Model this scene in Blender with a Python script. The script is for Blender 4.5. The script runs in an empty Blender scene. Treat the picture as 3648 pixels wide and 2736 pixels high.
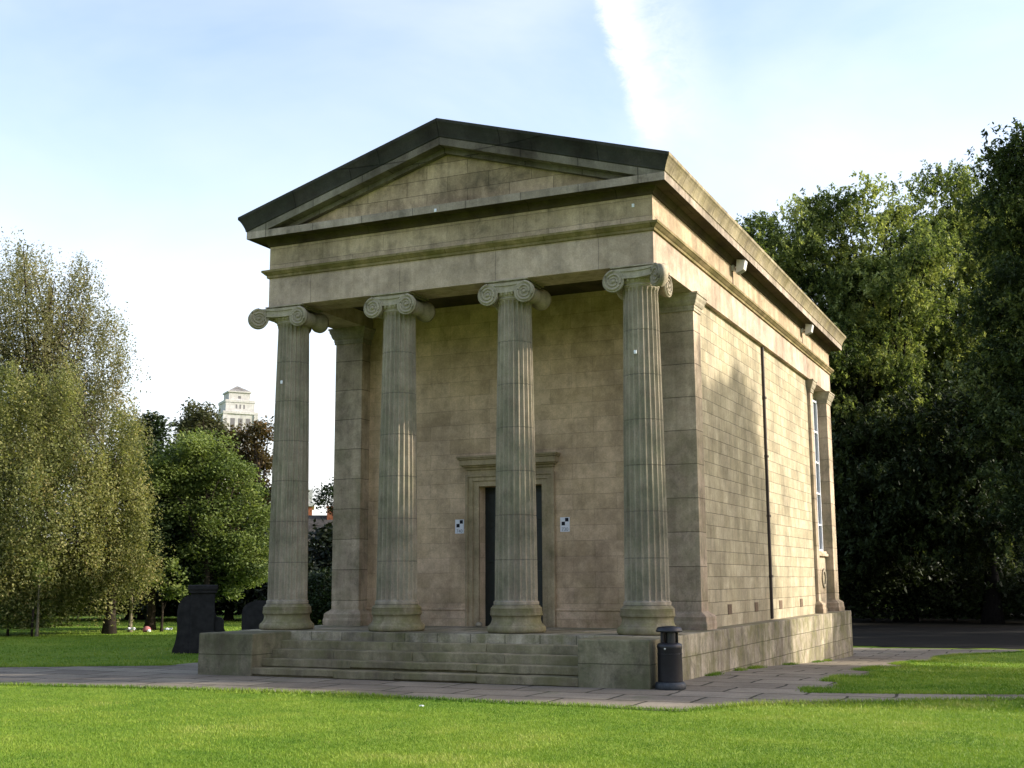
import bpy, bmesh, math, random
import numpy as np
from mathutils import Vector, Matrix

random.seed(7)
RNG = np.random.default_rng(11)
SC = bpy.context.scene
COL = SC.collection
R = math.radians

# ------------------------------------------------------------------ measured dimensions (metres)
ZP, ZC, Z1, Z2, ZK1, ZK2, ZCY = .7045, 6.678, 7.229, 7.842, 7.958, 8.094, 8.372
XE, YF, YB = 3.798, -.339, 15.646
OV, OVC = .3177, .4415
SLOPE = .29975
XA, YA, YW, XW = 3.778, 1.983, 2.3, 3.70
XS, XI, YS, YPL = 4.041, 2.926, -1.747, -.63
CX = [-3.45, -1.15, 1.15, 3.45]


def sstep(t):
    t = np.clip(t, 0, 1)
    return t * t * (3 - 2 * t)


def zg(x, y):
    """height of the ground: level in front, falling gently behind and to the right"""
    x = np.asarray(x, float); y = np.asarray(y, float)
    return -.52 * sstep((y + .5) / 17.5) * sstep((x + 7) / 8)


SX, SYR, SZR = 1.0, .43, .50          # direction towards the sun
SUN = Vector((SX, SYR, SZR)).normalized()


# ------------------------------------------------------------------ objects, names, properties
def tag(o, label=None, cat=None, group=None, kind=None):
    if label: o['label'] = label
    if cat: o['category'] = cat
    if group: o['group'] = group
    if kind: o['kind'] = kind
    return o


def empty(name, loc, rz=0, label=None, cat=None, group=None):
    o = bpy.data.objects.new(name, None)
    o.empty_display_size = .2
    COL.objects.link(o)
    o.location = loc
    o.rotation_euler = (0, 0, rz)
    return tag(o, label, cat, group)


class MB:
    """collects shapes into one mesh; box-mapped UVs in metres"""
    def __init__(s):
        s.bm = bmesh.new()

    def face(s, pts, smooth=False):
        f = s.bm.faces.new([s.bm.verts.new(p) for p in pts])
        f.smooth = smooth
        return f

    def box(s, x0, x1, y0, y1, z0, z1, bevel=0.0, mat=None):
        t = bmesh.new()
        bmesh.ops.create_cube(t, size=1)
        for v in t.verts:
            v.co = Vector((x0 + (v.co.x + .5) * (x1 - x0), y0 + (v.co.y + .5) * (y1 - y0), z0 + (v.co.z + .5) * (z1 - z0)))
        if bevel:
            bmesh.ops.bevel(t, geom=t.edges[:], offset=bevel, segments=2, profile=.5, affect='EDGES')
        s.merge(t, mat)

    def merge(s, t, mat=None):
        mp = {}
        for v in t.verts:
            mp[v] = s.bm.verts.new(mat @ v.co if mat else v.co)
        for f in t.faces:
            n = s.bm.faces.new([mp[v] for v in f.verts])
            n.smooth = f.smooth
        t.free()

    def wear(s, amp=.006, cut=.22):
        """subdivide long edges and nudge the vertices so that arrises are not ruler straight"""
        from mathutils import noise
        for _ in range(4):
            lg = [e for e in s.bm.edges if e.calc_length() > cut]
            if not lg: break
            bmesh.ops.subdivide_edges(s.bm, edges=lg, cuts=1, use_grid_fill=True)
        for v in s.bm.verts:
            n = noise.noise_vector(v.co * 3.1) * amp + noise.noise_vector(v.co * 11.0) * amp * .6
            v.co += n

    def grid(s, rows, closed=False, smooth=True):
        """rows: list of lists of points, quads between consecutive rows"""
        V = [[s.bm.verts.new(p) for p in r] for r in rows]
        n = len(V[0])
        for a, b in zip(V[:-1], V[1:]):
            for i in range(n if closed else n - 1):
                j = (i + 1) % n
                try:
                    f = s.bm.faces.new((a[i], a[j], b[j], b[i]))
                    f.smooth = smooth
                except ValueError:
                    pass
        return V

    def lathe(s, prof, seg=32, mat=None, cap=True, smooth=True):
        rows = []
        for r, z in prof:
            row = []
            for i in range(seg):
                a = 2 * math.pi * i / seg
                p = Vector((r * math.cos(a), r * math.sin(a), z))
                row.append(mat @ p if mat else p)
            rows.append(row)
        V = s.grid(rows, True, smooth)
        if cap:
            for ring, flip in ((V[0], True), (V[-1], False)):
                try:
                    s.bm.faces.new(ring[::-1] if flip else ring)
                except ValueError:
                    pass

    def tube(s, pts, rad, seg=8, cap=True):
        pts = [Vector(p) for p in pts]
        rows = []
        for i, p in enumerate(pts):
            d = (pts[min(i + 1, len(pts) - 1)] - pts[max(i - 1, 0)]).normalized()
            up = Vector((0, 0, 1)) if abs(d.z) < .9 else Vector((1, 0, 0))
            a = d.cross(up).normalized(); b = d.cross(a).normalized()
            r = rad[i] if isinstance(rad, (list, tuple)) else rad
            rows.append([p + (a * math.cos(2 * math.pi * k / seg) + b * math.sin(2 * math.pi * k / seg)) * r for k in range(seg)])
        V = s.grid(rows, True)
        if cap:
            for ring in (V[0], V[-1]):
                try: s.bm.faces.new(ring)
                except ValueError: pass

    def prism(s, poly, d):
        """extrude a planar polygon along vector d"""
        d = Vector(d)
        a = [s.bm.verts.new(p) for p in poly]
        b = [s.bm.verts.new(Vector(p) + d) for p in poly]
        n = len(a)
        s.bm.faces.new(a); s.bm.faces.new(b[::-1])
        for i in range(n):
            s.bm.faces.new((a[i], b[i], b[(i + 1) % n], a[(i + 1) % n]))

    def ring(s, prof, sides='FRBL'):
        """sweep an (outset, z) profile round the temple rectangle with mitred corners"""
        def corner(o):
            return [(XE + o, YB + o), (XE + o, YF - o), (-XE - o, YF - o), (-XE - o, YB + o)]
        seg = {'R': (0, 1), 'F': (1, 2), 'L': (2, 3), 'B': (3, 0)}
        for (o0, z0), (o1, z1) in zip(prof[:-1], prof[1:]):
            for k in sides:
                i, j = seg[k]
                c0, c1 = corner(o0), corner(o1)
                s.face([(*c0[i], z0), (*c0[j], z0), (*c1[j], z1), (*c1[i], z1)])

    def build(s, name, mat, parent=None, normals=True):
        bm = s.bm
        if normals:
            bmesh.ops.remove_doubles(bm, verts=bm.verts[:], dist=1e-5)
            bmesh.ops.recalc_face_normals(bm, faces=bm.faces[:])
        uv = bm.loops.layers.uv.new('UVMap')
        for f in bm.faces:
            n = f.normal
            ax = max(range(3), key=lambda i: abs(n[i]))
            for l in f.loops:
                c = l.vert.co
                l[uv].uv = (c.y, c.z) if ax == 0 else (c.x, c.z) if ax == 1 else (c.x, c.y)
        me = bpy.data.meshes.new(name)
        bm.to_mesh(me); bm.free()
        me.materials.append(mat)
        o = bpy.data.objects.new(name, me)
        COL.objects.link(o)
        if parent: o.parent = parent
        return o


def copy_tree(o, parent=None):
    c = o.copy(); COL.objects.link(c)
    if parent: c.parent = parent
    for ch in list(o.children): copy_tree(ch, c)
    return c


# ------------------------------------------------------------------ materials
class NT:
    def __init__(s, name, rough=.9, spec=.2):
        s.m = bpy.data.materials.new(name); s.m.use_nodes = True
        s.t = s.m.node_tree; s.N = s.t.nodes; s.L = s.t.links
        s.b = s.N['Principled BSDF']
        s.b.inputs['Roughness'].default_value = rough
        s.b.inputs['Specular IOR Level'].default_value = spec

    def n(s, typ, **kw):
        x = s.N.new(typ)
        for k, v in kw.items(): setattr(x, k, v)
        return x

    def l(s, a, b): s.L.new(a, b)

    def noise(s, vec, scale, detail=5, rough=.6, stretch=None, dist=0.0):
        if stretch:
            mp = s.n('ShaderNodeMapping'); mp.inputs['Scale'].default_value = stretch
            s.l(vec, mp.inputs['Vector']); vec = mp.outputs[0]
        x = s.n('ShaderNodeTexNoise'); s.l(vec, x.inputs['Vector'])
        x.inputs['Scale'].default_value = scale; x.inputs['Detail'].default_value = detail
        x.inputs['Roughness'].default_value = rough; x.inputs['Distortion'].default_value = dist
        return x.outputs['Fac']

    def ramp(s, fac, stops, interp='LINEAR'):
        r = s.n('ShaderNodeValToRGB'); r.color_ramp.interpolation = interp
        e = r.color_ramp.elements
        while len(e) < len(stops): e.new(.5)
        for q, (p, c) in zip(e, stops):
            q.position = p
            q.color = (c, c, c, 1) if isinstance(c, (int, float)) else (*c, 1)
        s.l(fac, r.inputs[0]); return r.outputs[0]

    def mix(s, a, b, fac, typ='MIX'):
        x = s.n('ShaderNodeMix', data_type='RGBA', blend_type=typ)
        for sock, v in ((x.inputs[6], a), (x.inputs[7], b), (x.inputs[0], fac)):
            if hasattr(v, 'links'): s.l(v, sock)
            elif isinstance(v, (int, float)): sock.default_value = v
            else: sock.default_value = (*v, 1)
        return x.outputs[2]

    def math(s, op, a, b=0.0, clamp=False):
        x = s.n('ShaderNodeMath', operation=op, use_clamp=clamp)
        for i, v in enumerate((a, b)):
            if hasattr(v, 'links'): s.l(v, x.inputs[i])
            else: x.inputs[i].default_value = v
        return x.outputs[0]

    def maprange(s, v, a, b, c=0.0, d=1.0):
        x = s.n('ShaderNodeMapRange', interpolation_type='SMOOTHSTEP')
        s.l(v, x.inputs[0])
        for i, q in enumerate((a, b, c, d)): x.inputs[i + 1].default_value = q
        return x.outputs[0]

    def bump(s, h, strength=.3, dist=.01, prev=None):
        x = s.n('ShaderNodeBump'); x.inputs['Strength'].default_value = strength; x.inputs['Distance'].default_value = dist
        s.l(h, x.inputs['Height'])
        if prev: s.l(prev, x.inputs['Normal'])
        return x.outputs[0]

    def coords(s, kind='Object'):
        c = s.n('ShaderNodeTexCoord'); return c.outputs[kind]


def stone(name, col, bw=None, rh=.3, mortar=.006, var=.16, moss=0.0, moss_top=1.6, rust=0.0, grime=.35, streak=.3, joint=.45, mcol=(.09, .12, .03), off=.5, drums=0.0, dirt=.3):
    """weathered sandstone; bw/rh = ashlar block size, moss/rust = blotchy growth thinning out above moss_top"""
    k = NT(name, .92, .15)
    ob = k.coords(); uv = k.coords('UV')
    c = np.array(col) * 1.2
    base = k.mix(tuple(c), tuple(c), 0.0)
    bmp = None
    if bw:
        b = k.n('ShaderNodeTexBrick'); b.offset = off; b.squash = 1.0
        # wobble the joints a little
        wob = k.n('ShaderNodeVectorMath', operation='MULTIPLY_ADD')
        nz = k.n('ShaderNodeTexNoise'); nz.inputs['Scale'].default_value = 3.0; k.l(uv, nz.inputs['Vector'])
        k.l(nz.outputs['Color'], wob.inputs[0]); wob.inputs[1].default_value = (.02, .02, 0); k.l(uv, wob.inputs[2])
        k.l(wob.outputs[0], b.inputs['Vector'])
        b.inputs['Scale'].default_value = 1.0
        b.inputs['Brick Width'].default_value = bw; b.inputs['Row Height'].default_value = rh
        b.inputs['Mortar Size'].default_value = mortar; b.inputs['Mortar Smooth'].default_value = .35
        b.inputs['Bias'].default_value = -.1
        b.inputs['Color1'].default_value = (*(c * (1 + var)), 1)
        b.inputs['Color2'].default_value = (*(c * (1 - var) * np.array((.98, .98, .92))), 1)
        b.inputs['Mortar'].default_value = (*(c * joint), 1)
        base = b.outputs['Color']; bmp = b.outputs['Fac']
    big = k.noise(ob, .8, 7, .66)
    base = k.mix(base, k.ramp(big, [(.33, tuple(1 - 1.35 * grime * np.array((.95, 1, 1.02)))), (.6, (1.1, 1.08, 1.05))]), 1.0, 'MULTIPLY')
    st = k.noise(ob, 2.6, 5, .6, (1, 1, .12))
    base = k.mix(base, k.ramp(st, [(.36, 1 - streak), (.6, 1.05)]), .8, 'MULTIPLY')
    st2 = k.noise(ob, 9, 5, .65, (1, 1, .05))
    base = k.mix(base, k.ramp(st2, [(.40, 1 - streak * .6), (.56, 1.03)]), .6, 'MULTIPLY')
    fine = k.noise(ob, 38, 6, .75)
    base = k.mix(base, k.ramp(fine, [(.3, .72), (.7, 1.22)]), .75, 'MULTIPLY')
    mid = k.noise(ob, 5.5, 4, .6)
    base = k.mix(base, k.ramp(mid, [(.3, (.86, .84, .8)), (.68, (1.1, 1.1, 1.1))]), .8, 'MULTIPLY')
    sep = k.n('ShaderNodeSeparateXYZ'); k.l(ob, sep.inputs[0])
    if rust:
        h = k.maprange(sep.outputs['Z'], .7, 1.75, 1, 0)
        msk = k.math('MULTIPLY', k.ramp(k.noise(ob, 1.7, 6, .7), [(.42, 0.0), (.6, 1.0)]), h)
        base = k.mix(base, (.17, .095, .035), k.math('MULTIPLY', msk, rust))
    if moss:
        h = k.maprange(sep.outputs['Z'], moss_top * .35, moss_top, 1, .18)
        msk = k.math('MULTIPLY', k.ramp(k.noise(ob, 2.2, 7, .72), [(.4, 0.0), (.62, 1.0)]), h)
        base = k.mix(base, mcol, k.math('MULTIPLY', msk, moss))
    if dirt:
        msk = k.ramp(k.noise(ob, 2.7, 9, .74, (1, 1, .8), .4), [(.50, 0.0), (.66, 1.0)])
        base = k.mix(base, (.05, .046, .034), k.math('MULTIPLY', msk, dirt))
    if drums:
        q = k.math('FRACT', k.math('DIVIDE', k.math('ADD', sep.outputs['Z'], -.46), drums))
        line = k.math('LESS_THAN', k.math('ABSOLUTE', k.math('SUBTRACT', k.math('FRACT', k.math('ADD', q, .5)), .5)), .011)
        base = k.mix(base, tuple(c * .33), k.math('MULTIPLY', line, .6))
    k.l(base, k.b.inputs['Base Color'])
    hgt = k.math('ADD', k.math('MULTIPLY', fine, .5), k.math('MULTIPLY', mid, .6))
    nrm = k.bump(hgt, .35, .012)
    if bmp is not None:
        nrm = k.bump(k.math('SUBTRACT', 1.0, bmp), .6, .012, nrm)
    k.l(nrm, k.b.inputs['Normal'])
    return k.m


def plain(name, col, rough=.6, spec=.4, var=.15, scale=9, metal=0.0, bump=.1):
    k = NT(name, rough, spec); k.b.inputs['Metallic'].default_value = metal
    ob = k.coords(); nz = k.noise(ob, scale, 5, .65)
    c = np.array(col)
    k.l(k.ramp(nz, [(.3, tuple(c * (1 - var))), (.7, tuple(c * (1 + var)))]), k.b.inputs['Base Color'])
    if bump: k.l(k.bump(nz, bump, .01), k.b.inputs['Normal'])
    return k.m


def leaf_mat(name, stops, trans=.35):
    k = NT(name, .6, .25)
    a = k.n('ShaderNodeAttribute', attribute_name='tint')
    c = k.ramp(a.outputs['Fac'], stops)
    k.l(c, k.b.inputs['Base Color'])
    tr = k.n('ShaderNodeBsdfTranslucent'); k.l(k.mix(c, (1.0, 1.03, .55), 1.0, 'MULTIPLY'), tr.inputs['Color'])
    ms = k.n('ShaderNodeMixShader'); ms.inputs[0].default_value = trans
    k.l(k.b.outputs[0], ms.inputs[1]); k.l(tr.outputs[0], ms.inputs[2])
    k.l(ms.outputs[0], k.N['Material Output'].inputs['Surface'])
    return k.m


SAND = (.36, .305, .195)
M = {}
M['wall_front'] = stone('portico ashlar', (0.525, 0.398, 0.282), .86, .287, .0035, .085, rust=.4, streak=.12, grime=.3, joint=.74, moss=.3, moss_top=2.0, dirt=0.26)
M['wall_side'] = stone('side ashlar', (.335, .298, .213), .40, .232, .007, .15, grime=.22, streak=.18, joint=.5, rust=.12, dirt=0.16)
M['anta'] = stone('anta ashlar', (0.408, 0.335, 0.259), 30, .60, .008, .14, moss=.45, moss_top=7, mcol=(.15, .16, .075), joint=.4, rust=.3, dirt=0.38)
M['entab'] = stone('entablature sandstone', (0.424, 0.340, 0.276), 1.9, 3.0, .007, .07, grime=.3, streak=.2, joint=.55, moss=.16, moss_top=12, mcol=(.14, .13, .05), dirt=0.32)
M['frieze'] = stone('frieze sandstone', (0.425, 0.338, 0.243), 1.3, .30, .005, .12, grime=.3, joint=.6, moss=.18, moss_top=12, mcol=(.16, .14, .05), dirt=0.42)
M['mould'] = stone('mossy moulding', (.27,.215,.12), 1.9, 3.0, .01, .1, moss=.75, moss_top=20, mcol=(.115, .105, .03), grime=.4)
M['eaves'] = stone('eaves sandstone', (.30, .262, .185), .62, 3.0, .012, .1, grime=.3, streak=.45, joint=.5, moss=.4, moss_top=25, mcol=(.2, .17, .06), dirt=0.35)
M['corona'] = stone('corona sandstone', (0.316, 0.273, 0.228), 1.05, 3.0, .01, .16, grime=.35, joint=.5, dirt=0.5)
M['raking'] = stone('grimy raking cornice', (.175, .16, .13), 1.05, 3.0, .01, .2, grime=.5, joint=.5)
M['black'] = stone('blackened sandstone', (0.040, 0.038, 0.035), 1.2, 3.0, .012, .25, grime=.4, moss=.3, moss_top=25, mcol=(.032, .045, .034), joint=.6)
M['tymp'] = stone('tympanum ashlar', (0.448, 0.355, 0.237), .82, .272, .006, .2, grime=.45, joint=.5, rust=0, dirt=0.5)
M['soffit'] = stone('stained soffit with painted shade', (0.06, 0.047, 0.032), 1.6, 1.4, .01, .2, grime=.5, moss=.4, moss_top=25, mcol=(.09, .08, .025))  # stained stone; shade under cornice and portico ceiling also put into its colour
M['column'] = stone('column sandstone', (0.325, 0.285, 0.225), None, moss=.42, moss_top=9, mcol=(.185, .205, .12), grime=.3, streak=.32, drums=.742, dirt=0.34)
M['colbase'] = stone('mossy column base', (0.265, 0.232, 0.159), None, moss=.75, moss_top=1.2, mcol=(.145, .145, .05), grime=.35, dirt=0.4)
M['capital'] = stone('capital sandstone', (.34, .305, .235), None, moss=.25, moss_top=12, mcol=(.13, .14, .07), grime=.35, dirt=0.4)
M['podium'] = stone('podium ashlar', (0.323, 0.289, 0.228), .62, .365, .010, .26, moss=.65, moss_top=2.4, mcol=(.13, .13, .04), grime=.35, streak=.4, joint=.45, dirt=0.6)
M['step'] = stone('worn step stone', (.215, .190, .130), 40, 3.0, .008, .12, moss=.55, moss_top=3, mcol=(.13, .13, .05), grime=.35, dirt=0.5)
M['block'] = stone('cheek block stone', (.195, .18, .125), 30, .36, .008, .1, moss=.6, moss_top=3, mcol=(.09, .1, .045), grime=.4, dirt=0.55)
M['surround'] = stone('door surround stone', (0.402, 0.324, 0.220), None, moss=.4, moss_top=9, mcol=(.16, .15, .06), grime=.3, rust=.5)
M['slate'] = stone('roof slate', (.05, .048, .047), .3, .22, .008, .25, grime=.3, dirt=0.2)
M['door'] = plain('dark green door paint', (.012, .016, .016), .45, .4, .3)
M['dark'] = plain('shadowed interior', (.01, .01, .01), .9, .1, .2)
M['pipe'] = plain('cast iron pipe', (.035, .024, .018), .6, .4, .4)
M['white'] = plain('white window paint', (.78, .80, .84), .5, .4, .06)
M['paper'] = plain('white paper', (.74, .75, .82), .8, .2, .04, 30, bump=0)
M['ink'] = plain('black ink', (.012, .012, .02), .7, .2, .1, bump=0)
M['bin'] = plain('black bin plastic', (.011, .011, .014), .42, .45, .35, 14)
M['binring'] = plain('scuffed bin rim', (.03, .036, .04), .55, .4, .5, 20)
M['granite'] = plain('weathered dark stone', (.03, .028, .028), .85, .2, .4, 5)
M['lamp'] = plain('pale lamp housing', (.62, .60, .55), .5, .4, .1)
M['vent'] = plain('rusty grille', (.15, .105, .07), .8, .2, .35, 40)
M['brick'] = stone('red brick', (0.265, 0.098, 0.053), .23, .075, .008, .2, joint=.8, grime=.25, dirt=0.1)
M['housewall'] = stone('dark house brick', (0.071, 0.049, 0.040), .23, .075, .008, .2, grime=.25)
M['tower'] = stone('pale tower stone', (.37, .375, .385), 3.0, 1.2, .03, .05, grime=.12, streak=.1, joint=.85, dirt=0)
M['towerroof'] = stone('grey tower roof', (.20, .20, .205), 2, .6, .02, .1, dirt=.2)
M['towerwin'] = plain('tower window', (.13, .125, .13), .5, .3, .1)
M['bark'] = plain('dark bark', (.03, .024, .018), .95, .1, .5, 14, bump=.6)
M['shadebark'] = plain('shade-toned bark', (.010, .009, .008), .95, .1, .5, 10, bump=.5)  # trunk colour carries the shade under the big trees
M['palebark'] = plain('pale bark', (.17, .15, .10), .9, .1, .35, 12, bump=.4)
M['pink'] = plain('pink cloth', (.38, .15, .15), .8, .2, .2)
M['glass'] = plain('dark glass', (.02, .022, .026), .12, .5, .2, bump=0)
M['lens'] = plain('lamp glass', (.35, .36, .36), .2, .5, .1, bump=0)

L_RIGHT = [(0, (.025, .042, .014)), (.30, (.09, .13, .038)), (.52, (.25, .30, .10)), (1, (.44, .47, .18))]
L_HALFSHADE = [(0, (.018, .03, .011)), (.45, (.05, .075, .024)), (.75, (.13, .165, .055)), (1, (.28, .31, .11))]
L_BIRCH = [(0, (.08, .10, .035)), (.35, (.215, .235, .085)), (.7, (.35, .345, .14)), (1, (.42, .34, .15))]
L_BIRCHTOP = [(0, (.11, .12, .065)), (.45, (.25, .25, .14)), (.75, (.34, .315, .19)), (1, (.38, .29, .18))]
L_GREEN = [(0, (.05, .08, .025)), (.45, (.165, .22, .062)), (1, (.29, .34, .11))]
L_SHADE = [(0, (.016, .026, .010)), (.6, (.034, .05, .015)), (1, (.06, .085, .02))]
L_FARSHADE = [(0, (.007, .012, .006)), (.6, (.014, .022, .009)), (1, (.022, .03, .012))]
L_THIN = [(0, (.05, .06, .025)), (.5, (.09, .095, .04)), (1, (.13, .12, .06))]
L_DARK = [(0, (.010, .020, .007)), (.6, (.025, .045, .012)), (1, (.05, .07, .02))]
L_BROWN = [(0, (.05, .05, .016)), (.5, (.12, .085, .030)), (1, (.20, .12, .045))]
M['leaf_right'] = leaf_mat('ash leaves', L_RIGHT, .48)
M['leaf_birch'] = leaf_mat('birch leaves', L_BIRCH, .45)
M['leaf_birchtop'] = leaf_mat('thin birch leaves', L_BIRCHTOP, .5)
M['leaf_halfshade'] = leaf_mat('half shade-toned ash leaves', L_HALFSHADE, .35)  # ash leaves again, partial shade mixed into the colour
M['leaf_shade'] = leaf_mat('shade-toned ash leaves', L_SHADE, .2)  # deep crown shade painted into the leaf colour
M['leaf_farshade'] = leaf_mat('far shade-toned leaves', L_FARSHADE, .15)  # background leaves coloured near black to stand for shade
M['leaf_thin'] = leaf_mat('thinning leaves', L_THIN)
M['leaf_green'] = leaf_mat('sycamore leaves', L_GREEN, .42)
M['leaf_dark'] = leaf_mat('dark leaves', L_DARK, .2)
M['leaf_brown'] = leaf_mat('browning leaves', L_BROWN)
M['grass'] = leaf_mat('grass blades', [(0, (.075, .165, .012)), (.4, (.16, .262, .024)), (.75, (.26, .34, .048)), (1, (.36, .38, .11))], .3)


def lawn_mat():
    k = NT('mown lawn', .95, .1); ob = k.coords()
    a = k.noise(ob, .35, 6, .62); b = k.noise(ob, 5.0, 6, .7); c = k.noise(ob, 60, 3, .7)
    col = k.ramp(a, [(.3, (.085, .17, .014)), (.52, (.15, .232, .024)), (.72, (.205, .275, .038))])
    col = k.mix(col, k.ramp(b, [(.28, .62), (.7, 1.3)]), .8, 'MULTIPLY')
    col = k.mix(col, k.ramp(c, [(.3, .65), (.7, 1.3)]), .7, 'MULTIPLY')
    k.l(col, k.b.inputs['Base Color'])
    k.l(k.bump(k.math('ADD', b, c), .6, .04), k.b.inputs['Normal'])
    return k.m


def path_mat():
    k = NT('york stone flags', .9, .2); ob = k.coords()
    wob = k.n('ShaderNodeVectorMath', operation='MULTIPLY_ADD')
    nz = k.n('ShaderNodeTexNoise'); nz.inputs['Scale'].default_value = 1.6; nz.inputs['Detail'].default_value = 5; k.l(ob, nz.inputs['Vector'])
    k.l(nz.outputs['Color'], wob.inputs[0]); wob.inputs[1].default_value = (.16, .16, 0); k.l(ob, wob.inputs[2])
    b = k.n('ShaderNodeTexBrick'); k.l(wob.outputs[0], b.inputs['Vector'])
    b.inputs['Scale'].default_value = 1.0; b.inputs['Brick Width'].default_value = 1.15; b.inputs['Row Height'].default_value = .82
    b.inputs['Mortar Size'].default_value = .024; b.inputs['Mortar Smooth'].default_value = .25
    b.inputs['Color1'].default_value = (.255, .225, .175, 1); b.inputs['Color2'].default_value = (.185, .16, .125, 1); b.inputs['Mortar'].default_value = (.045, .042, .028, 1)
    col = k.mix(b.outputs['Color'], k.ramp(k.noise(ob, .9, 6, .7), [(.3, (.66, .64, .62)), (.7, (1.2, 1.18, 1.14))]), .9, 'MULTIPLY')
    col = k.mix(col, k.ramp(k.noise(ob, 26, 5, .75), [(.3, .68), (.7, 1.25)]), .8, 'MULTIPLY')
    col = k.mix(col, (.07, .10, .03), k.math('MULTIPLY', k.ramp(k.noise(ob, 1.3, 6, .7), [(.56, 0.0), (.72, 1.0)]), .45))
    k.l(col, k.b.inputs['Base Color'])
    n1 = k.bump(k.noise(ob, 8, 6, .7), .4, .03)
    k.l(k.bump(k.math('SUBTRACT', 1.0, b.outputs['Fac']), .8, .02, n1), k.b.inputs['Normal'])
    return k.m


M['lawn'] = lawn_mat(); M['path'] = path_mat()
M['shadefloor'] = plain('ground with painted shade', (.018, .016, .010), .95, .1, .5, 3.5)  # brown ground, darkened to hold the shade under the trees
M['painted_shade'] = plain('dark tarmac', (.011, .0105, .0085), .95, .1, .35, 2.5)  # near-black sheet colour stands for tree shade behind the chapel

# ------------------------------------------------------------------ ground
def axis(*segs):
    v = []
    for a, b, st in segs: v += list(np.arange(a, b, st))
    return np.array(v + [segs[-1][1]], float)


def make_ground():
    xs = axis((-900, -200, 100), (-200, -40, 10), (-40, 24, .5), (24, 100, 8), (100, 900, 100))
    ys = axis((-400, -60, 40), (-60, -22, 4), (-22, 62, .5), (62, 220, 10), (220, 1200, 100))
    X, Y = np.meshgrid(xs, ys)
    Z = zg(X, Y) + .012 * np.sin(X * .9 + 1.3 * np.sin(Y * .5)) * np.sin(Y * .7) * 0
    V = np.stack([X, Y, Z], -1).reshape(-1, 3)
    ny, nx = X.shape
    i = np.arange((ny - 1) * (nx - 1)); r, c = i // (nx - 1), i % (nx - 1)
    a = r * nx + c
    F = np.stack([a, a + 1, a + nx + 1, a + nx], -1)
    o = np_mesh('lawn', V, F, M['lawn'])
    return tag(o, 'mown green lawn running under and all round the stone chapel', kind='structure')


def np_mesh(name, V, F, mat, parent=None, tint=None, smooth=False):
    V = np.asarray(V, np.float32); F = np.asarray(F, np.int32)
    me = bpy.data.meshes.new(name)
    n, k = F.shape
    me.vertices.add(len(V)); me.vertices.foreach_set('co', V.ravel())
    me.loops.add(n * k); me.loops.foreach_set('vertex_index', F.ravel())
    me.polygons.add(n)
    me.polygons.foreach_set('loop_start', np.arange(0, n * k, k, dtype=np.int32))
    me.polygons.foreach_set('loop_total', np.full(n, k, np.int32))
    if smooth: me.polygons.foreach_set('use_smooth', np.ones(n, bool))
    me.update(calc_edges=True)
    if tint is not None:
        at = me.attributes.new('tint', 'FLOAT', 'FACE'); at.data.foreach_set('value', np.asarray(tint, np.float32))
    me.materials.append(mat)
    o = bpy.data.objects.new(name, me); COL.objects.link(o)
    if parent: o.parent = parent
    return o


def sheet(name, outline, mat, lift, label, jag=.06, cell=.5):
    """ground sheet following the terrain; outline gets a slightly ragged edge"""
    pts = []
    n = len(outline)
    for i in range(n):
        a = np.array(outline[i]); b = np.array(outline[(i + 1) % n])
        m = max(1, int(np.linalg.norm(b - a) / .35))
        for q in range(m):
            p = a + (b - a) * q / m
            pts.append(p + RNG.normal(0, jag, 2) * (0 if q == 0 else 1))
    bm = bmesh.new()
    f = bm.faces.new([bm.verts.new((p[0], p[1], 0)) for p in pts])
    mn = np.min(pts, 0); mx = np.max(pts, 0)
    for ax in (0, 1):
        for v in np.arange(mn[ax] + cell, mx[ax], cell):
            no = Vector((1, 0, 0)) if ax == 0 else Vector((0, 1, 0))
            bmesh.ops.bisect_plane(bm, geom=bm.verts[:] + bm.edges[:] + bm.faces[:], plane_co=no * v, plane_no=no, dist=1e-4)
    bmesh.ops.triangulate(bm, faces=bm.faces[:])
    for v in bm.verts: v.co.z = float(zg(v.co.x, v.co.y)) + lift
    bmesh.ops.recalc_face_normals(bm, faces=bm.faces[:])
    if sum(f.normal.z for f in bm.faces) < 0: bmesh.ops.reverse_faces(bm, faces=bm.faces[:])
    me = bpy.data.meshes.new(name); bm.to_mesh(me); bm.free(); me.materials.append(mat)
    o = bpy.data.objects.new(name, me); COL.objects.link(o)
    return tag(o, label, kind='structure')


make_ground()
PATH = [(-30, -12.5), (-13, -6.9), (-8.5, -5.3), (-5.57, -4.58), (-2.65, -4.14), (.22, -4.04), (3.69, -4.26), (5.3, -4.36), (5.62, -3.75), (5.9, -3.3), (7.52, -2.2),
        (8.99, -1.3), (14, 1.6), (26, 8), (26.5, 8.6), (14, 2.5), (8.97, -.6), (7.15, -1.16), (6.2, -1.38), (6.05, -.75), (6.5, -.55), (6.4, .55), (6.05, .75), (6.1, 2.1), (6.55, 2.4), (6.35, 4.2), (5.9, 4.6), (6.0, 6.8), (6.5, 7.2), (6.2, 9.5), (5.85, 10), (5.95, 13), (6.4, 13.4), (6.2, 16.2), (6.6, 17.2),
        (8.2, 19.4), (8, 20.5), (4, 20), (-6, 20), (-6, -.1), (-8.7, -1.65), (-14, -4.2), (-30, -9.5)]
sheet('stone_path', PATH, M['path'], .008, 'grey flagstone path in front of and beside the chapel', .05)
sheet('shade_strip', [(-14, 21), (4, 20.6), (30, 22), (30, 37), (8, 38.5), (-14, 36)], M['painted_shade'], .012, 'dark strip painting the tree shade on the ground behind the chapel', .3)
sheet('tree_shade_floor', [(-10, 35), (8, 37.5), (32, 36), (34, 66), (-10, 66)], M['shadefloor'], .007, 'dark brown ground sheet with the shade of the big trees in its colour', .3)


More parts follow.
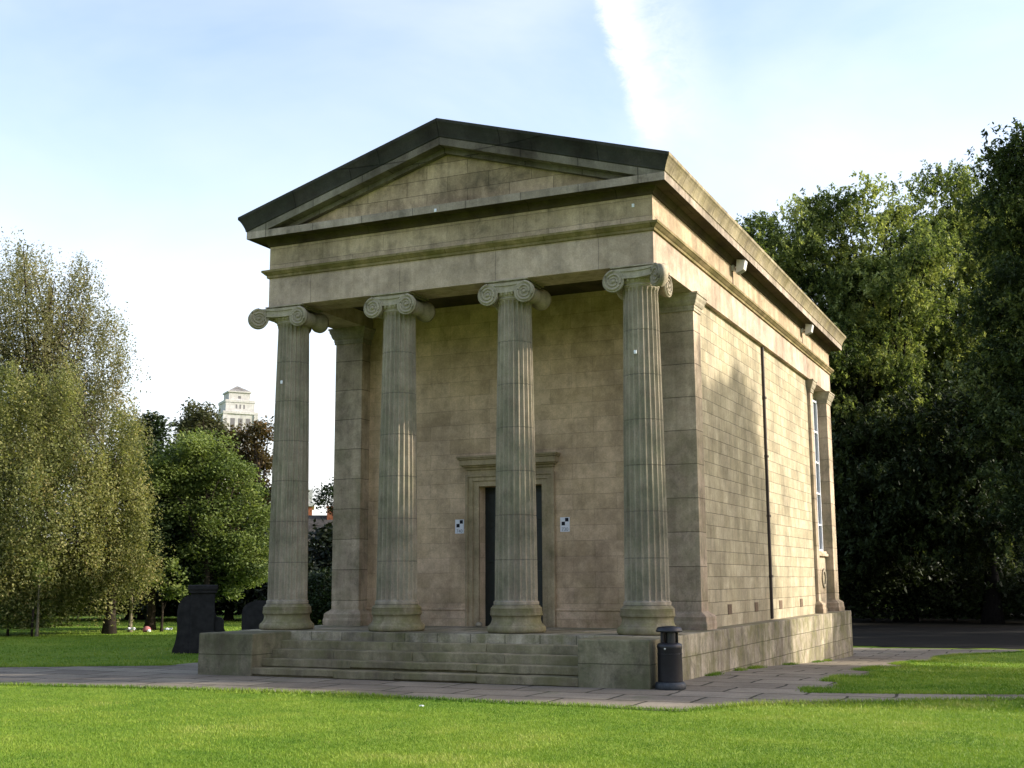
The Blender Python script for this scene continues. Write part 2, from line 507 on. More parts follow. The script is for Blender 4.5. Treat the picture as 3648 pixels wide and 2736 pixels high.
# ------------------------------------------------------------------ grass blades
def inside(poly, x, y):
    poly = np.array(poly); r = np.zeros(len(x), bool)
    j = len(poly) - 1
    for i in range(len(poly)):
        xi, yi = poly[i]; xj, yj = poly[j]
        c = ((yi > y) != (yj > y)) & (x < (xj - xi) * (y - yi) / (yj - yi + 1e-12) + xi)
        r ^= c; j = i
    return r


_G = RNG.random((512, 512))
def vnoise(x, y, cell, off=0):
    u, v = x / cell + 37.3 + off, y / cell + 91.7 + off * 2
    i, j = np.floor(u).astype(int), np.floor(v).astype(int)
    f, g = sstep(u - i), sstep(v - j)
    q = lambda a, b: _G[a % 512, b % 512]
    return (q(i, j) * (1 - f) + q(i + 1, j) * f) * (1 - g) + (q(i, j + 1) * (1 - f) + q(i + 1, j + 1) * f) * g


def blades(name, x, y, h, w, label):
    n = len(x)
    z = zg(x, y)
    patch = .34 * vnoise(x, y, 1.7) + .30 * vnoise(x, y, .62, 5) + .22 * vnoise(x, y, .26, 11) + .14 * vnoise(x, y, 4.5, 17)
    patch = np.clip((patch - .5) * 1.9 + .5, 0, 1)
    hh = h * RNG.uniform(.55, 1.25, n) * (.8 + .4 * patch)
    a = RNG.uniform(0, 2 * np.pi, n); lean = RNG.normal(0, .55, (n, 2)) * hh[:, None]
    dx, dy = np.cos(a) * w / 2, np.sin(a) * w / 2
    V = np.empty((n, 3, 3))
    V[:, 0] = np.stack([x - dx, y - dy, z - .004], -1)
    V[:, 1] = np.stack([x + dx, y + dy, z - .004], -1)
    V[:, 2] = np.stack([x + lean[:, 0], y + lean[:, 1], z + hh], -1)
    F = np.arange(n * 3).reshape(n, 3)
    t = np.clip(.04 + .80 * patch + RNG.normal(0, .11, n), 0, .95)
    t[RNG.random(n) < .012] = 1
    o = np_mesh(name, V.reshape(-1, 3), F, M['grass'], tint=t)
    return tag(o, label, 'grass', kind='stuff')


CAM = np.array((9.7213, -18.9762))
def polar(n, r0, r1, a0, a1):
    r = np.sqrt(RNG.uniform(0, 1, n)) * 0 + r0 * (r1 / r0) ** RNG.uniform(0, 1, n)
    a = RNG.uniform(a0, a1, n)
    return CAM[0] - r * np.sin(a), CAM[1] + r * np.cos(a)


gx, gy = polar(520000, 8.0, 24, -.1, .95)
POD = [(-XS, -1.75), (XS, -1.75), (XS, 16), (-XS, 16)]
keep = ~inside(PATH, gx, gy) & ~inside(POD, gx, gy)
blades('grass', gx[keep], gy[keep], .022, .009, 'short bright green grass blades of the sunlit lawn in the foreground')
gx, gy = polar(120000, 16, 60, -.06, .9)
keep = ~inside(PATH, gx, gy) & ~inside(POD, gx, gy) & (gy > -4.4) & ~((gy > 20) & (gx > -14))
blades('grass', gx[keep], gy[keep], .035, .03, 'darker shaded grass beyond the path on both sides of the chapel')
# tufts along the path edge and the foot of the podium
ex, ey = [], []
for i in range(len(PATH)):
    a = np.array(PATH[i]); b = np.array(PATH[(i + 1) % len(PATH)])
    if min(a[0], b[0]) < -14 or max(a[0], b[0]) > 14 or (a[1] > 19 and b[1] > 19) or (a[0] == -6 and b[0] == -6): continue
    m = int(np.linalg.norm(b - a) * 420); t = RNG.random(m)
    p = a + (b - a) * t[:, None] + RNG.normal(0, .045, (m, 2)); ex.append(p[:, 0]); ey.append(p[:, 1])
y = RNG.uniform(1, 13, 5200); g = np.sin(y * 1.9) + np.sin(y * 4.3 + 1) > .25
ex.append(XS + .01 + np.abs(RNG.normal(0, .07, g.sum()))); ey.append(y[g])
blades('grass', np.concatenate(ex), np.concatenate(ey), .06, .012, 'ragged longer grass fringing the edges of the stone path')

# ------------------------------------------------------------------ the chapel
CH = empty('chapel', (0, 0, 0), 0, 'weathered sandstone Greek temple chapel with four fluted columns and a pediment', 'chapel')

m = MB()
m.box(-XS, XS, YPL, 15.93, -1.0, ZP, .012)
m.build('podium', M['podium'], CH)
for sx in (-1, 1):
    m = MB(); m.box(min(sx * XI, sx * XS), max(sx * XI, sx * XS), YS, YPL + .03, -.3, ZP - .004, .02)
    m.wear(.007, .3); m.build('cheek_block', M['block'], CH)
for i in range(4):
    y0 = YS + .006 + .279 * i; zt = ZP / 5 * (i + 1)
    m = MB(); nx = (4, 3, 4, 3)[i]; xs = np.linspace(-XI - .004, XI + .004, nx + 1); xs[1:-1] += RNG.uniform(-.3, .3, nx - 1)
    for q in range(nx):
        dz, dy = RNG.normal(0, .004), RNG.normal(0, .006)
        m.box(xs[q] + .0008, xs[q + 1] - .0008, y0 + dy, YPL + .05, zt - ZP / 5 + ((.034, .012, .03, .008)[(q + i) % 4] if i < 2 else -.01), zt + dz, .014)
        if i < 2: m.box(xs[q], xs[q + 1], y0 + .06, YPL + .04, zt - ZP / 5 - .05, zt - .03)
    m.wear(.007, .3); m.build('step', M['step'], CH)

# cella walls
m = MB()
m.box(XW - .4, XW, YW + .02, 12.80, ZP - .02, ZC + .1)
m.box(3.10, 3.47, 12.80, 15.4, ZP - .02, ZC + .1)
m.build('side_wall', M['wall_side'], CH)
m = MB()
m.box(-XW, -XW + .4, YW + .02, 12.80, ZP - .02, ZC + .1)
m.box(-3.47, -3.10, 12.80, 15.4, ZP - .02, ZC + .1)
m.build('side_wall', M['wall_side'], CH)
m = MB()
DX, DZ = .66, 3.36
m.box(-3.4, -DX, YW, YW + .4, ZP - .02, 7.1)
m.box(DX, 3.4, YW, YW + .4, ZP - .02, 7.1)
m.box(-DX, DX, YW, YW + .4, DZ, 7.1)
m.build('portico_wall', M['wall_front'], CH)
for a, b in ((-3.15, -.925), (.925, 3.15)):
    m = MB()
    m.box(a, b, YW - .03, YW + .05, ZP - .01, ZP + .30, .012)
    m.box(a, b, YW - .045, YW + .05, ZP + .30, ZP + .345, .01)
    m.build('wall_base', M['wall_front'], CH)
m = MB(); m.box(-3.4, 3.4, 15.0, 15.4, ZP - .02, ZC + .1); m.build('rear_wall', M['wall_side'], CH)
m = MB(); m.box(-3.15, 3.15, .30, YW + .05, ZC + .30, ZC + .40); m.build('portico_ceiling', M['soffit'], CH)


# antae with base and capital
def anta(x0, x1, y0, y1, outer):
    """corner pilaster: shaft, moulded base and flared capital"""
    m = MB(); m.box(x0, x1, y0, y1, ZP, ZC + .05, .006); sh = m.build('pilaster', M['anta'], CH)
    def rim(levels, name, mat):
        m = MB()
        rows = [[(x0 - o, y0 - o, z), (x1 + o, y0 - o, z), (x1 + o, y1 + o, z), (x0 - o, y1 + o, z)] for o, z in levels]
        V = m.grid(rows, True, False)
        m.bm.faces.new(V[0]); m.bm.faces.new(V[-1])
        m.build(name, mat, sh)
    rim([(.115, ZP + .001), (.12, ZP + .10), (.105, ZP + .15), (.105, ZP + .22), (.07, ZP + .26), (.03, ZP + .285), (.004, ZP + .31)], 'base', M['anta'])
    rim([(.004, ZC - .33), (.022, ZC - .325), (.022, ZC - .28), (.03, ZC - .275), (.03, ZC - .23), (.045, ZC - .22), (.07, ZC - .17), (.075, ZC - .14), (.10, ZC - .09), (.105, ZC - .045), (.12, ZC - .04), (.12, ZC - .002)], 'capital', M['capital'])
    return sh


for s in (-1, 1):
    a, b = sorted((s * 3.147, s * XA))
    anta(a, b, YA, YW + .12, s)
    a, b = sorted((s * 3.55, s * XA))
    anta(a, b, 12.74, 13.06, s)
    a, b = sorted((s * 3.2, s * XA))
    anta(a, b, 15.05, 15.64, s)

# door and its surround
m = MB()
m.box(-DX, DX, YW + .26, YW + .32, ZP, DZ)
for a, b in ((-.60, -.05), (.05, .60)):
    for c, d in ((.9, 1.75), (1.9, 2.55), (2.7, 3.25)):
        m.box(a, b, YW + .245, YW + .27, c, d, .01)
door = m.build('door', M['door'], CH)
m = MB(); m.box(.01, .03, YW + .235, YW + .262, 1.72, 1.90, .004); m.build('handle', M['pipe'], door)
m = MB()
for s in (-1, 1):
    for o0, o1, pr in ((.66, .78, .03), (.78, .875, .055), (.875, .925, .08)):
        a, b = sorted((s * o0, s * o1))
        m.box(a, b, YW - pr, YW + .02, ZP - .003, DZ + (o1 - .66) * .85, .005)
for o0, o1, pr in ((.66, .78, .03), (.78, .875, .055), (.875, .925, .08)):
    m.box(-o0, o0, YW - pr + .001, YW + .02, DZ + (o0 - .66) * .85, DZ + (o1 - .66) * .85, .005)
sur = m.build('door_surround', M['surround'], CH)
m = MB()
for o, pr, z0, z1 in ((.90, .05, 3.585, 3.68), (.925, .09, 3.68, 3.73), (.97, .15, 3.73, 3.76), (1.0, .20, 3.76, 3.87), (1.03, .23, 3.87, 3.90), (1.045, .25, 3.90, 3.935)):
    m.box(-o, o, YW - pr, YW + .02, z0, z1, .006)
m.build('hood', M['surround'], sur)


# windows in the recessed bays
def bay(s):
    m = MB()
    X = lambda a: 3.47 + a
    def bx(a, b, y0, y1, z0, z1, bv=.004):
        c, d = sorted((s * X(a), s * X(b))); m.box(c, d, y0, y1, z0, z1, bv)
    for y0, y1 in ((13.40, 13.45), (14.87, 14.915)): bx(-.01, .075, y0, y1, 2.30, 6.42)
    for z in (2.30, 2.98, 3.82, 4.66, 5.50, 6.34): bx(-.01, .066, 13.45, 14.87, z, z + .045)
    for y in (13.92, 14.40): bx(-.01, .065, y, y + .035, 2.36, 6.34)
    w = m.build('window', M['white'], CH)
    m = MB()
    bx(.002, .02, 13.45, 14.87, 2.36, 6.34, 0); m.build('pane', M['glass'], w)
    m = MB(); bx(-.01, .19, 13.2, 15.02, 2.16, 2.235, .008); bx(-.01, .15, 13.25, 15.0, 2.235, 2.295, .006); m.build('sill', M['anta'], w)
    m = MB(); bx(-.01, .10, 13.12, 15.03, ZP, 2.16, .004); p = m.build('apron_panel', M['anta'], CH)
    # carved wreath
    m = MB()
    c = Vector((s * X(.105), 14.62, 1.58))
    pts = []
    for i in range(33):
        a = 2 * math.pi * i / 32
        pts.append(c + Vector((0, .21 * math.cos(a), .21 * math.sin(a))))
    m.tube(pts, .038, 8)
    for i in range(26):
        a = 2 * math.pi * i / 26
        q = c + Vector((s * .02, .21 * math.cos(a), .21 * math.sin(a)))
        t = Vector((0, -math.sin(a), math.cos(a))); r = Vector((0, math.cos(a), math.sin(a)))
        for sg in (-1, 1):
            m.tube([q, q + t * .05 + r * sg * .035, q + t * .09 + r * sg * .045], [.012, .017, .003], 5)
    m.build('wreath', M['capital'], p)


for s in (-1, 1): bay(s)

# entablature
m = MB(); m.ring([(-.70, Z1 - .02), (-.70, ZC), (0, ZC), (0, Z1)]); m.build('architrave', M['entab'], CH)
m = MB(); m.ring([(0, Z1), (.035, Z1 + .003), (.038, Z1 + .045), (.06, Z1 + .06), (.10, Z1 + .10), (.112, Z1 + .105), (.112, Z1 + .145), (.02, Z1 + .155), (0, Z1 + .155)]); m.build('moulding', M['mould'], CH)
m = MB(); m.ring([(0, Z1 + .155), (0, Z2)]); m.build('frieze', M['frieze'], CH)
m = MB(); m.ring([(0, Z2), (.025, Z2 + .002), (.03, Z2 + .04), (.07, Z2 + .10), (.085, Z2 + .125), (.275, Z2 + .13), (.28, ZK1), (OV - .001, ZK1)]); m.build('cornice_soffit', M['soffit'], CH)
m = MB(); m.ring([(OV, ZK1), (OV, ZK2), (-.05, ZK2)]); m.build('cornice', M['corona'], CH)


def rake_pt(s, o, h, front, x):
    y = YF - o if front else YB + o
    return (s * x, y, ZK2 + h + SLOPE * (XE + o - x))


CY = [(OV, .001), (.335, .014), (.338, .04), (.35, .075), (.365, .11), (.392, .165), (.42, .205), (.438, .222), (OVC, .232), (OVC, ZCY - ZK2), (.36, ZCY - ZK2 + .004)]
for s in (-1, 1):
    for front in (True, False):
        m = MB()
        for (o0, h0), (o1, h1) in zip(CY[:-1], CY[1:]):
            m.face([rake_pt(s, o0, h0, front, XE + o0), rake_pt(s, o0, h0, front, 0), rake_pt(s, o1, h1, front, 0), rake_pt(s, o1, h1, front, XE + o1)])
        m.build('raking_gutter', M['black'], CH)
        # raking corona and bed mould
        m = MB()
        y = YF - OV if front else YB + OV; yi = YF - .004 if front else YB + .004
        t = .135; zt = ZK2 + SLOPE * (XE + OV); xb = XE + OV - t / SLOPE
        m.face([(0, y, zt), (0, y, zt - t), (s * xb, y, ZK2 + .002), (s * (XE + OV), y, ZK2 + .002)])
        m.face([(0, y, zt - t), (s * xb, y, ZK2 + .002), (s * xb, yi, ZK2 + .002), (0, yi, zt - t)])
        d = .09; y2 = YF - .11 if front else YB + .11
        m.face([(0, y2, zt - t), (0, y2, zt - t - d), (s * (xb - d / SLOPE), y2, ZK2 + .002), (s * xb, y2, ZK2 + .002)])
        m.face([(0, y2, zt - t - d), (s * (xb - d / SLOPE), y2, ZK2 + .002), (s * (xb - d / SLOPE), yi, ZK2 + .002), (0, yi, zt - t - d)])
        m.build('raking_cornice', M['raking'], CH)
    m = MB()
    c = lambda o: (s * (XE + o))
    for (o0, h0), (o1, h1) in zip(CY[:-1], CY[1:]):
        m.face([(c(o0), YF - o0, ZK2 + h0), (c(o0), YB + o0, ZK2 + h0), (c(o1), YB + o1, ZK2 + h1), (c(o1), YF - o1, ZK2 + h1)])
    m.build('eaves_gutter', M['eaves'], CH)
for y, d in ((YF, .3), (YB, -.3)):
    m = MB(); m.prism([(-XE, y, ZK2 - .03), (XE, y, ZK2 - .03), (0, y, ZK2 + SLOPE * (XE + .2))], (0, d, 0)); m.build('tympanum', M['tymp'], CH)
m = MB()
for s in (-1, 1):
    e = XE + .43; ze = ZK2 + .262; y0, y1 = YF - .36, YB + .36
    n = 46
    # slates laid in strips with a ragged eaves line
    for i in range(n):
        a = y0 + (y1 - y0) * i / n; b = y0 + (y1 - y0) * (i + 1) / n - .008
        ex2 = e + random.uniform(-.008, .012); dz = random.uniform(-.003, .004)
        zz = lambda x: ze + dz + SLOPE * (e - x)
        m.prism([(s * ex2, a, zz(ex2)), (s * ex2, b, zz(ex2)), (0, b, zz(0)), (0, a, zz(0))], (0, 0, .022))
m.build('roof', M['slate'], CH)


# columns
def fluted():
    m = MB()
    z0, z1 = .46, ZC - ZP - .315
    H = z1 - z0; nfl = 22; per = 7; seg = nfl * per
    zs = [(z0, 0), (z0 + .05, 0)]
    nd = 8
    for i in range(1, nd):
        zj = z0 + .742 * i
        if zj < z1 - .1: zs += [(zj - .007, 1), (zj, .2), (zj + .007, 1)]
    for q in np.linspace(z0 + .09, z1 - .09, 16): zs.append((q, 1))
    zs += [(z0 + .07, .6), (z1 - .05, .6), (z1 - .03, 0), (z1, 0)]
    zs.sort()
    rows = []
    for z, f in zs:
        t = (z - z0) / H
        r = .362 - .074 * t ** 1.35
        if t > .985: r += .012
        if t < .012: r += .02
        row = []
        for k in range(seg):
            ph = (k % per) / per
            dep = .042 * math.sin(math.pi * min(1, max(0, (ph - .14) / .86))) ** .7 if ph > .14 else 0
            rr = r - dep * (f if f != .2 else 1) - (.007 if f == .2 else 0)
            a = 2 * math.pi * k / seg
            row.append((rr * math.cos(a), rr * math.sin(a), z))
        rows.append(row)
    m.grid(rows, True, False)
    return m


def col_base():
    m = MB()
    P = [(.40, 0.001), (.475, .006), (.492, .03), (.497, .06), (.492, .092), (.472, .118), (.452, .125), (.452, .137), (.435, .15), (.418, .19), (.41, .23), (.415, .262), (.432, .285), (.44, .288), (.44, .300)]
    for i in range(4):
        z = .303 + i * .030
        P += [(.434, z), (.446 - .004 * i, z + .013), (.434 - .004 * i, z + .026)]
    P += [(.405, .428), (.405, .442), (.385, .45), (.36, .475)]
    m.lathe(P, 48)
    return m


def scroll(m, c, nrm, tan, r, depth, hand):
    """a volute disc with a raised spiral on both faces; nrm = axis, tan = in-plane horizontal axis"""
    c = Vector(c); n = Vector(nrm).normalized(); t = Vector(tan).normalized(); u = Vector((0, 0, 1))
    mat = Matrix(((t.x, u.x, n.x, c.x), (t.y, u.y, n.y, c.y), (t.z, u.z, n.z, c.z), (0, 0, 0, 1)))
    m.lathe([(.001, -depth / 2 + .012), (r * .9, -depth / 2 + .012), (r, -depth / 2), (r, depth / 2), (r * .9, depth / 2 - .012), (.001, depth / 2 - .012)], 28, mat, False)
    for sgn in (-1, 1):
        pts, rad = [], []
        for i in range(56):
            q = i / 55
            a = math.pi / 2 + hand * q * 2.4 * 2 * math.pi
            rr = r * (.94 - .74 * q ** .85)
            pts.append(mat @ Vector((rr * math.cos(a), rr * math.sin(a), sgn * (depth / 2 - .008)))); rad.append(.024 - .013 * q)
        m.tube(pts, rad, 6)
        e = mat @ Vector((0, 0, sgn * (depth / 2 - .01)))
        mm = mat.copy(); mm.translation = e
        m.lathe([(.036, -.01), (.034, .012), (.022, .024), (.001, .028)] if sgn > 0 else [(.001, -.028), (.022, -.024), (.034, -.012), (.036, .01)], 12, mm, False)


VR, VX, VZ, VD = .186, .345, -.242, .355   # volute radius, offset, drop below architrave, half depth


def bolster(m, a, b):
    a, b = Vector(a), Vector(b); d = b - a
    rows = []
    n = d.normalized(); up = Vector((0, 0, 1)); t = n.cross(up)
    for i in range(17):
        q = i / 16
        r = .188 - .072 * math.sin(math.pi * q) + (.014 if i in (7, 9) else 0) + (.02 if i == 8 else 0)
        p = a + d * q
        rows.append([p + (t * math.cos(2 * math.pi * k / 24) + up * math.sin(2 * math.pi * k / 24)) * r for k in range(24)])
    m.grid(rows, True)


def band(m, p0, p1, out):
    """the sagging channel that links two volutes along the face of a capital"""
    p0, p1, out = Vector(p0), Vector(p1), Vector(out).normalized()
    n = 14
    for lo, hi, th, off in ((-.185, -.062, .07, 0), (-.080, -.052, .088, .0), (-.198, -.172, .088, .0)):
        rows = []
        for i in range(n + 1):
            q = i / n
            sag = -.030 * math.sin(math.pi * q)
            p = p0 + (p1 - p0) * q
            a, b = lo + sag + (.03 if q in (0, 1) else 0), hi + sag * (1 if hi < -.15 else .25)
            z = Vector((0, 0, 1))
            rows.append([p + z * a - out * .12, p + z * a + out * (th - .07), p + z * b + out * (th - .07), p + z * b - out * .12])
        m.grid(rows, True, False)


def capital(corner=0):
    """Ionic capital with its origin at the architrave soffit; corner=+1/-1 turns the outer front volute out at 45 degrees"""
    m = MB()
    m.box(-.40, .40, -.375, .375, -.024, -.001, .005)
    m.box(-.36, .36, -.34, .34, -.055, -.024, .012)
    m.lathe([(.30, -.33), (.315, -.325), (.315, -.30), (.30, -.295), (.33, -.27), (.355, -.235), (.35, -.20), (.30, -.07)], 40)
    for i in range(22):   # carved eggs
        a = 2 * math.pi * (i + .5) / 22
        c = Vector((.35 * math.cos(a), .35 * math.sin(a), -.225))
        m.lathe([(.004, -.05), (.024, -.03), (.032, .0), (.026, .03), (.004, .04)], 8, Matrix.Translation(c), False)
    s = corner if corner else 1
    # inner (or left-hand) side: plain bolster with volutes front and back
    def normal_side(q):
        bolster(m, (q * VX, -VD + .03, VZ), (q * VX, VD - .03, VZ))
        scroll(m, (q * VX, -VD, VZ), (0, -1, 0), (q, 0, 0), VR, .07, -1)
        scroll(m, (q * VX, VD, VZ), (0, 1, 0), (q, 0, 0), VR, .07, -1)
    normal_side(-s)
    if not corner:
        normal_side(s)
        band(m, (-VX, -VD, 0), (VX, -VD, 0), (0, -1, 0))
        band(m, (-VX, VD, 0), (VX, VD, 0), (0, 1, 0))
    else:
        k = .475
        scroll(m, (s * k, -k, VZ), (s, 1, 0), (s, -1, 0), VR, .15, -1)
        band(m, (-s * VX, -VD, 0), (s * (k - .04), -VD - .085, 0), (0, -1, 0))
        bolster(m, (s * VD - s * .03, VX, VZ), (-s * .05, VX, VZ))
        scroll(m, (s * VD, VX, VZ), (s, 0, 0), (0, 1, 0), VR, .07, -1)
        band(m, (s * (VD + .085), -k + .04, 0), (s * VD, VX, 0), (s, 0, 0))
        band(m, (-s * VX, VD, 0), (s * .05, VD, 0), (0, 1, 0))
    return m


shaft0 = None
cols = []
for i, x in enumerate(CX):
    if shaft0 is None:
        shaft0 = fluted().build('column', M['column'], CH)
        b = col_base().build('base', M['colbase'], shaft0)
        sh = shaft0
    else:
        sh = shaft0.copy(); COL.objects.link(sh)
        bb = b.copy(); COL.objects.link(bb); bb.parent = sh
    sh.parent = CH
    sh.location = (x, 0, ZP)
    sh.rotation_euler = (0, 0, .37 * i)
    cols.append(sh)
for i, sh in enumerate(cols):
    c = -1 if i == 0 else 1 if i == 3 else 0
    if i == 2:
        o = mid.copy(); COL.objects.link(o)
    else:
        o = capital(c).build('capital', M['capital'])
        if i == 1: mid = o
    o.parent = sh
    o.location = (0, 0, ZC - ZP - .001)
    o.rotation_euler = (0, 0, -sh.rotation_euler.z)

# downpipe and air grilles on the right-hand wall
m = MB()
m.box(XW - .005, XW + .055, 7.60, 7.68, ZP + .02, ZC - .02, .012)
for z in (1.6, 2.9, 4.2, 5.5): m.box(XW - .005, XW + .07, 7.57, 7.71, z, z + .05, .006)
m.build('downpipe', M['pipe'], CH)
for y in (4.18, 6.33, 8.63, 10.9):
    m = MB(); m.box(XW - .02, XW + .012, y - .14, y + .14, .91, 1.10, .004)
    for j in range(6): m.box(XW, XW + .018, y - .12, y + .12, .925 + j * .029, .938 + j * .029)
    m.build('vent', M['vent'], CH)

# ------------------------------------------------------------------ lamps under the eaves
def wall_lamp(y, label):
    t = empty('wall_lamp', (XE, y, 7.80), 0, label, 'wall lamp', 'lamps under the right eaves')
    m = MB(); m.box(0.002, .05, -.06, .06, -.06, .06, .006); m.tube([(.04, 0, 0), (.12, 0, .03)], .02, 8); m.build('bracket', M['lamp'], t)
    m = MB()
    poly = [(.10, .0, -.13), (.26, .0, -.06), (.30, .0, .12), (.13, .0, .15)]
    m.prism([(x, -.10, z) for x, _, z in poly], (0, .20, 0)); m.build('housing', M['lamp'], t)
    m = MB(); m.face([(.115, -.085, -.135), (.25, -.085, -.075), (.25, .085, -.075), (.115, .085, -.135)]); m.build('lens', M['lens'], t)
    m = MB(); m.tube([(.012, 0, -.05), (.012, .01, -.25), (.012, 0, -.41)], .008, 6); m.build('cable', M['pipe'], t)


wall_lamp(4.86, 'pale box lamp under the right eaves, nearer the front corner')
wall_lamp(11.85, 'pale box lamp under the right eaves, farther towards the rear corner')

# ------------------------------------------------------------------ survey targets
def paper_target(x0, x1, z0, z1, num, label):
    w, h = x1 - x0, z1 - z0
    t = empty('paper_target', ((x0 + x1) / 2, YW - .004, z0), 0, label, 'survey target', 'paper survey targets beside the door')
    m = MB(); m.box(-w / 2, w / 2, -.003, .002, 0, h); m.build('sheet', M['paper'], t)
    q = w * .36
    m = MB()
    m.box(.004, .004 + q, -.0045, -.002, h * .955 - q, h * .955)
    m.box(.002 - q, .002, -.0045, -.002, h * .955 - 2 * q - .002, h * .955 - q - .002)
    m.build('check_mark', M['ink'], t)
    cu = bpy.data.curves.new('number', 'FONT'); cu.body = num; cu.size = w * .48; cu.align_x = 'CENTER'; cu.extrude = .0004
    cu.materials.append(M['inkgrey'])
    tmp = bpy.data.objects.new('number_curve', cu); COL.objects.link(tmp)
    me = bpy.data.meshes.new_from_object(tmp.evaluated_get(bpy.context.evaluated_depsgraph_get())); me.name = 'number'
    bpy.data.objects.remove(tmp)
    o = bpy.data.objects.new('number', me); COL.objects.link(o); o.parent = t
    o.location = (0, -.0046, h * .06); o.rotation_euler = (R(90), 0, 0)


M['inkgrey'] = plain('grey pencil', (.16, .17, .21), .8, .1, .1, bump=0)
paper_target(-1.180, -.990, 2.465, 2.735, '740', 'white paper target with two black squares reading 740, left of the door')
paper_target(1.022, 1.212, 2.455, 2.725, '730', 'white paper target with two black squares reading 730, right of the door')


def marker(loc, label):
    m = MB(); m.box(-.022, .022, -.012, .004, -.03, .03, .003); m.box(-.012, .012, -.015, -.011, -.012, .012)
    o = m.build('survey_marker', M['white']); o.location = loc
    tag(o, label, 'survey marker', 'small white survey markers on the stone')


marker((-3.46, -.338, 5.223), 'tiny white marker tab on the leftmost column')
marker((3.45, -.338, 5.227), 'tiny white marker tab on the rightmost column')
marker((-.07, YF - OV - .006, 7.99), 'tiny white marker tab on the horizontal cornice below the gable')
marker((3.468, YF - .006, 7.694), 'tiny white marker tab on the frieze near the right corner')

# ------------------------------------------------------------------ litter bin
B = empty('litter_bin', (4.285, -1.55, .008), R(-20), 'round black litter bin with a lid beside the right step block', 'litter bin')
m = MB(); m.lathe([(.05, 0), (.218, 0), (.224, .015), (.224, .06), (.212, .09), (.185, .105)], 40); m.build('base', M['binring'], B)
m = MB(); m.lathe([(.178, .09), (.181, .12), (.176, .56), (.182, .575), (.184, .61), (.176, .635), (.145, .652), (.11, .655)], 40)
m.tube([(.181 * math.cos(q), .181 * math.sin(q), .50) for q in np.linspace(0, 2 * math.pi, 41)], .006, 6); m.build('body', M['bin'], B)
m = MB()
for k in range(4):
    a = k * math.pi / 2 + .95
    rows = []
    for z in (.645, .815):
        rows.append([(.128 * math.cos(a + d), .128 * math.sin(a + d), z) for d in np.linspace(-.45, .45, 9)] + [(.108 * math.cos(a + d), .108 * math.sin(a + d), z) for d in np.linspace(.45, -.45, 9)])
    m.grid(rows, True, False)
m.lathe([(.02, .60), (.11, .61), (.11, .63), (.02, .63)], 24)
m.lathe([(.06, .64), (.06, .81)], 16, None, False)
m.build('neck', M['bin'], B)
m = MB(); m.lathe([(.08, .812), (.18, .808), (.192, .815), (.194, .828), (.188, .842), (.180, .862), (.168, .878), (.10, .888), (.05, .895), (.001, .898)], 40, None, False); m.build('lid', M['bin'], B)
m = MB(); m.lathe([(.001, -.004), (.014, -.004), (.014, .004), (.001, .006)], 10, Matrix.Translation((.05, -.178, .575)) @ Matrix.Rotation(R(90), 4, 'X'), False); m.build('lock', M['lamp'], B)

# ------------------------------------------------------------------ gravestones
G = empty('monument', (-8.21, 3.54, 0), R(38), 'dark scroll-sided stone monument with a flat cap on the grass left of the steps', 'monument'); G.scale = (.97, .97, .94)
m = MB(); m.box(-.24, .30, -.28, .28, .0, 1.40, .015); m.build('pedestal', M['granite'], G)
m = MB(); m.box(-.28, .34, -.33, .33, 1.40, 1.47, .012); m.box(-.32, .36, -.36, .36, 1.47, 1.59, .02); m.build('cap', M['granite'], G)
for s, top in ((-1, 1.36), (1, 1.36)):
    m = MB()
    x0 = -.235 if s < 0 else .295
    w = .30
    prof = [(0, top)]
    for i in range(1, 11):
        a = i / 10 * math.pi / 2
        prof.append((w * math.sin(a), top - .36 * (1 - math.cos(a)) - .01))
    if s < 0: prof += [(w, .72), (w - .012, .55), (w + .01, .35), (w + .04, .20), (w + .08, .10), (w + .09, 0), (0, 0)]
    else: prof = [(0, 1.2), (.02, .92), (.05, .84), (.16, .82), (.22, .74), (.22, .58), (.25, .50), (.32, .46), (.34, .3), (.36, 0), (0, 0)]
    m.prism([(x0 + s * px, -.22, pz) for px, pz in prof], (0, .44, 0))
    m.build('scroll_buttress', M['granite'], G)
m = MB()
prof = [(-.45, -.1), (-.45, .85)] + [(-.45 * math.cos(a), .85 + .26 * math.sin(a)) for a in np.linspace(.1, math.pi - .1, 12)] + [(.45, .85), (.45, -.1)]
m.prism([(x, -.08, z) for x, z in prof], (0, .16, 0))
o = m.build('headstone', M['granite']); o.location = (-8.45, 6.1, 0); o.rotation_euler = (R(-4), 0, R(30))
tag(o, 'dark round-topped headstone half hidden behind the leftmost column', 'headstone')

# ------------------------------------------------------------------ small things on the grass
def bundle():
    t = empty('bundle', (-17.15, 12.1, 0), 0, 'small pink and white bundle on the grass by a dark tree trunk', 'bundle')
    m = MB(); m.lathe([(.05, 0), (.14, .02), (.16, .09), (.13, .16), (.07, .205), (.03, .215), (.001, .21)], 14); m.build('cloth', M['pink'], t)
    m = MB(); m.lathe([(.03, 0), (.07, .02), (.08, .06), (.03, .11)], 10, Matrix.Translation((.15, -.06, 0))); m.build('white_wrap', M['white'], t)
    t.scale = (.85, .85, .85)


bundle()
def litter(x, y, s, label):
    m = MB(); n = 5
    rows = [[(s * (i / n - .5) + random.uniform(-.1, .1) * s, s * .6 * (j / n - .5) + random.uniform(-.1, .1) * s, .05 + random.uniform(0, .4) * s) for i in range(n + 1)] for j in range(n + 1)]
    m.grid(rows, False, False); o = m.build('litter', M['white']); o.location = (x, y, float(zg(x, y))); tag(o, label, 'litter')


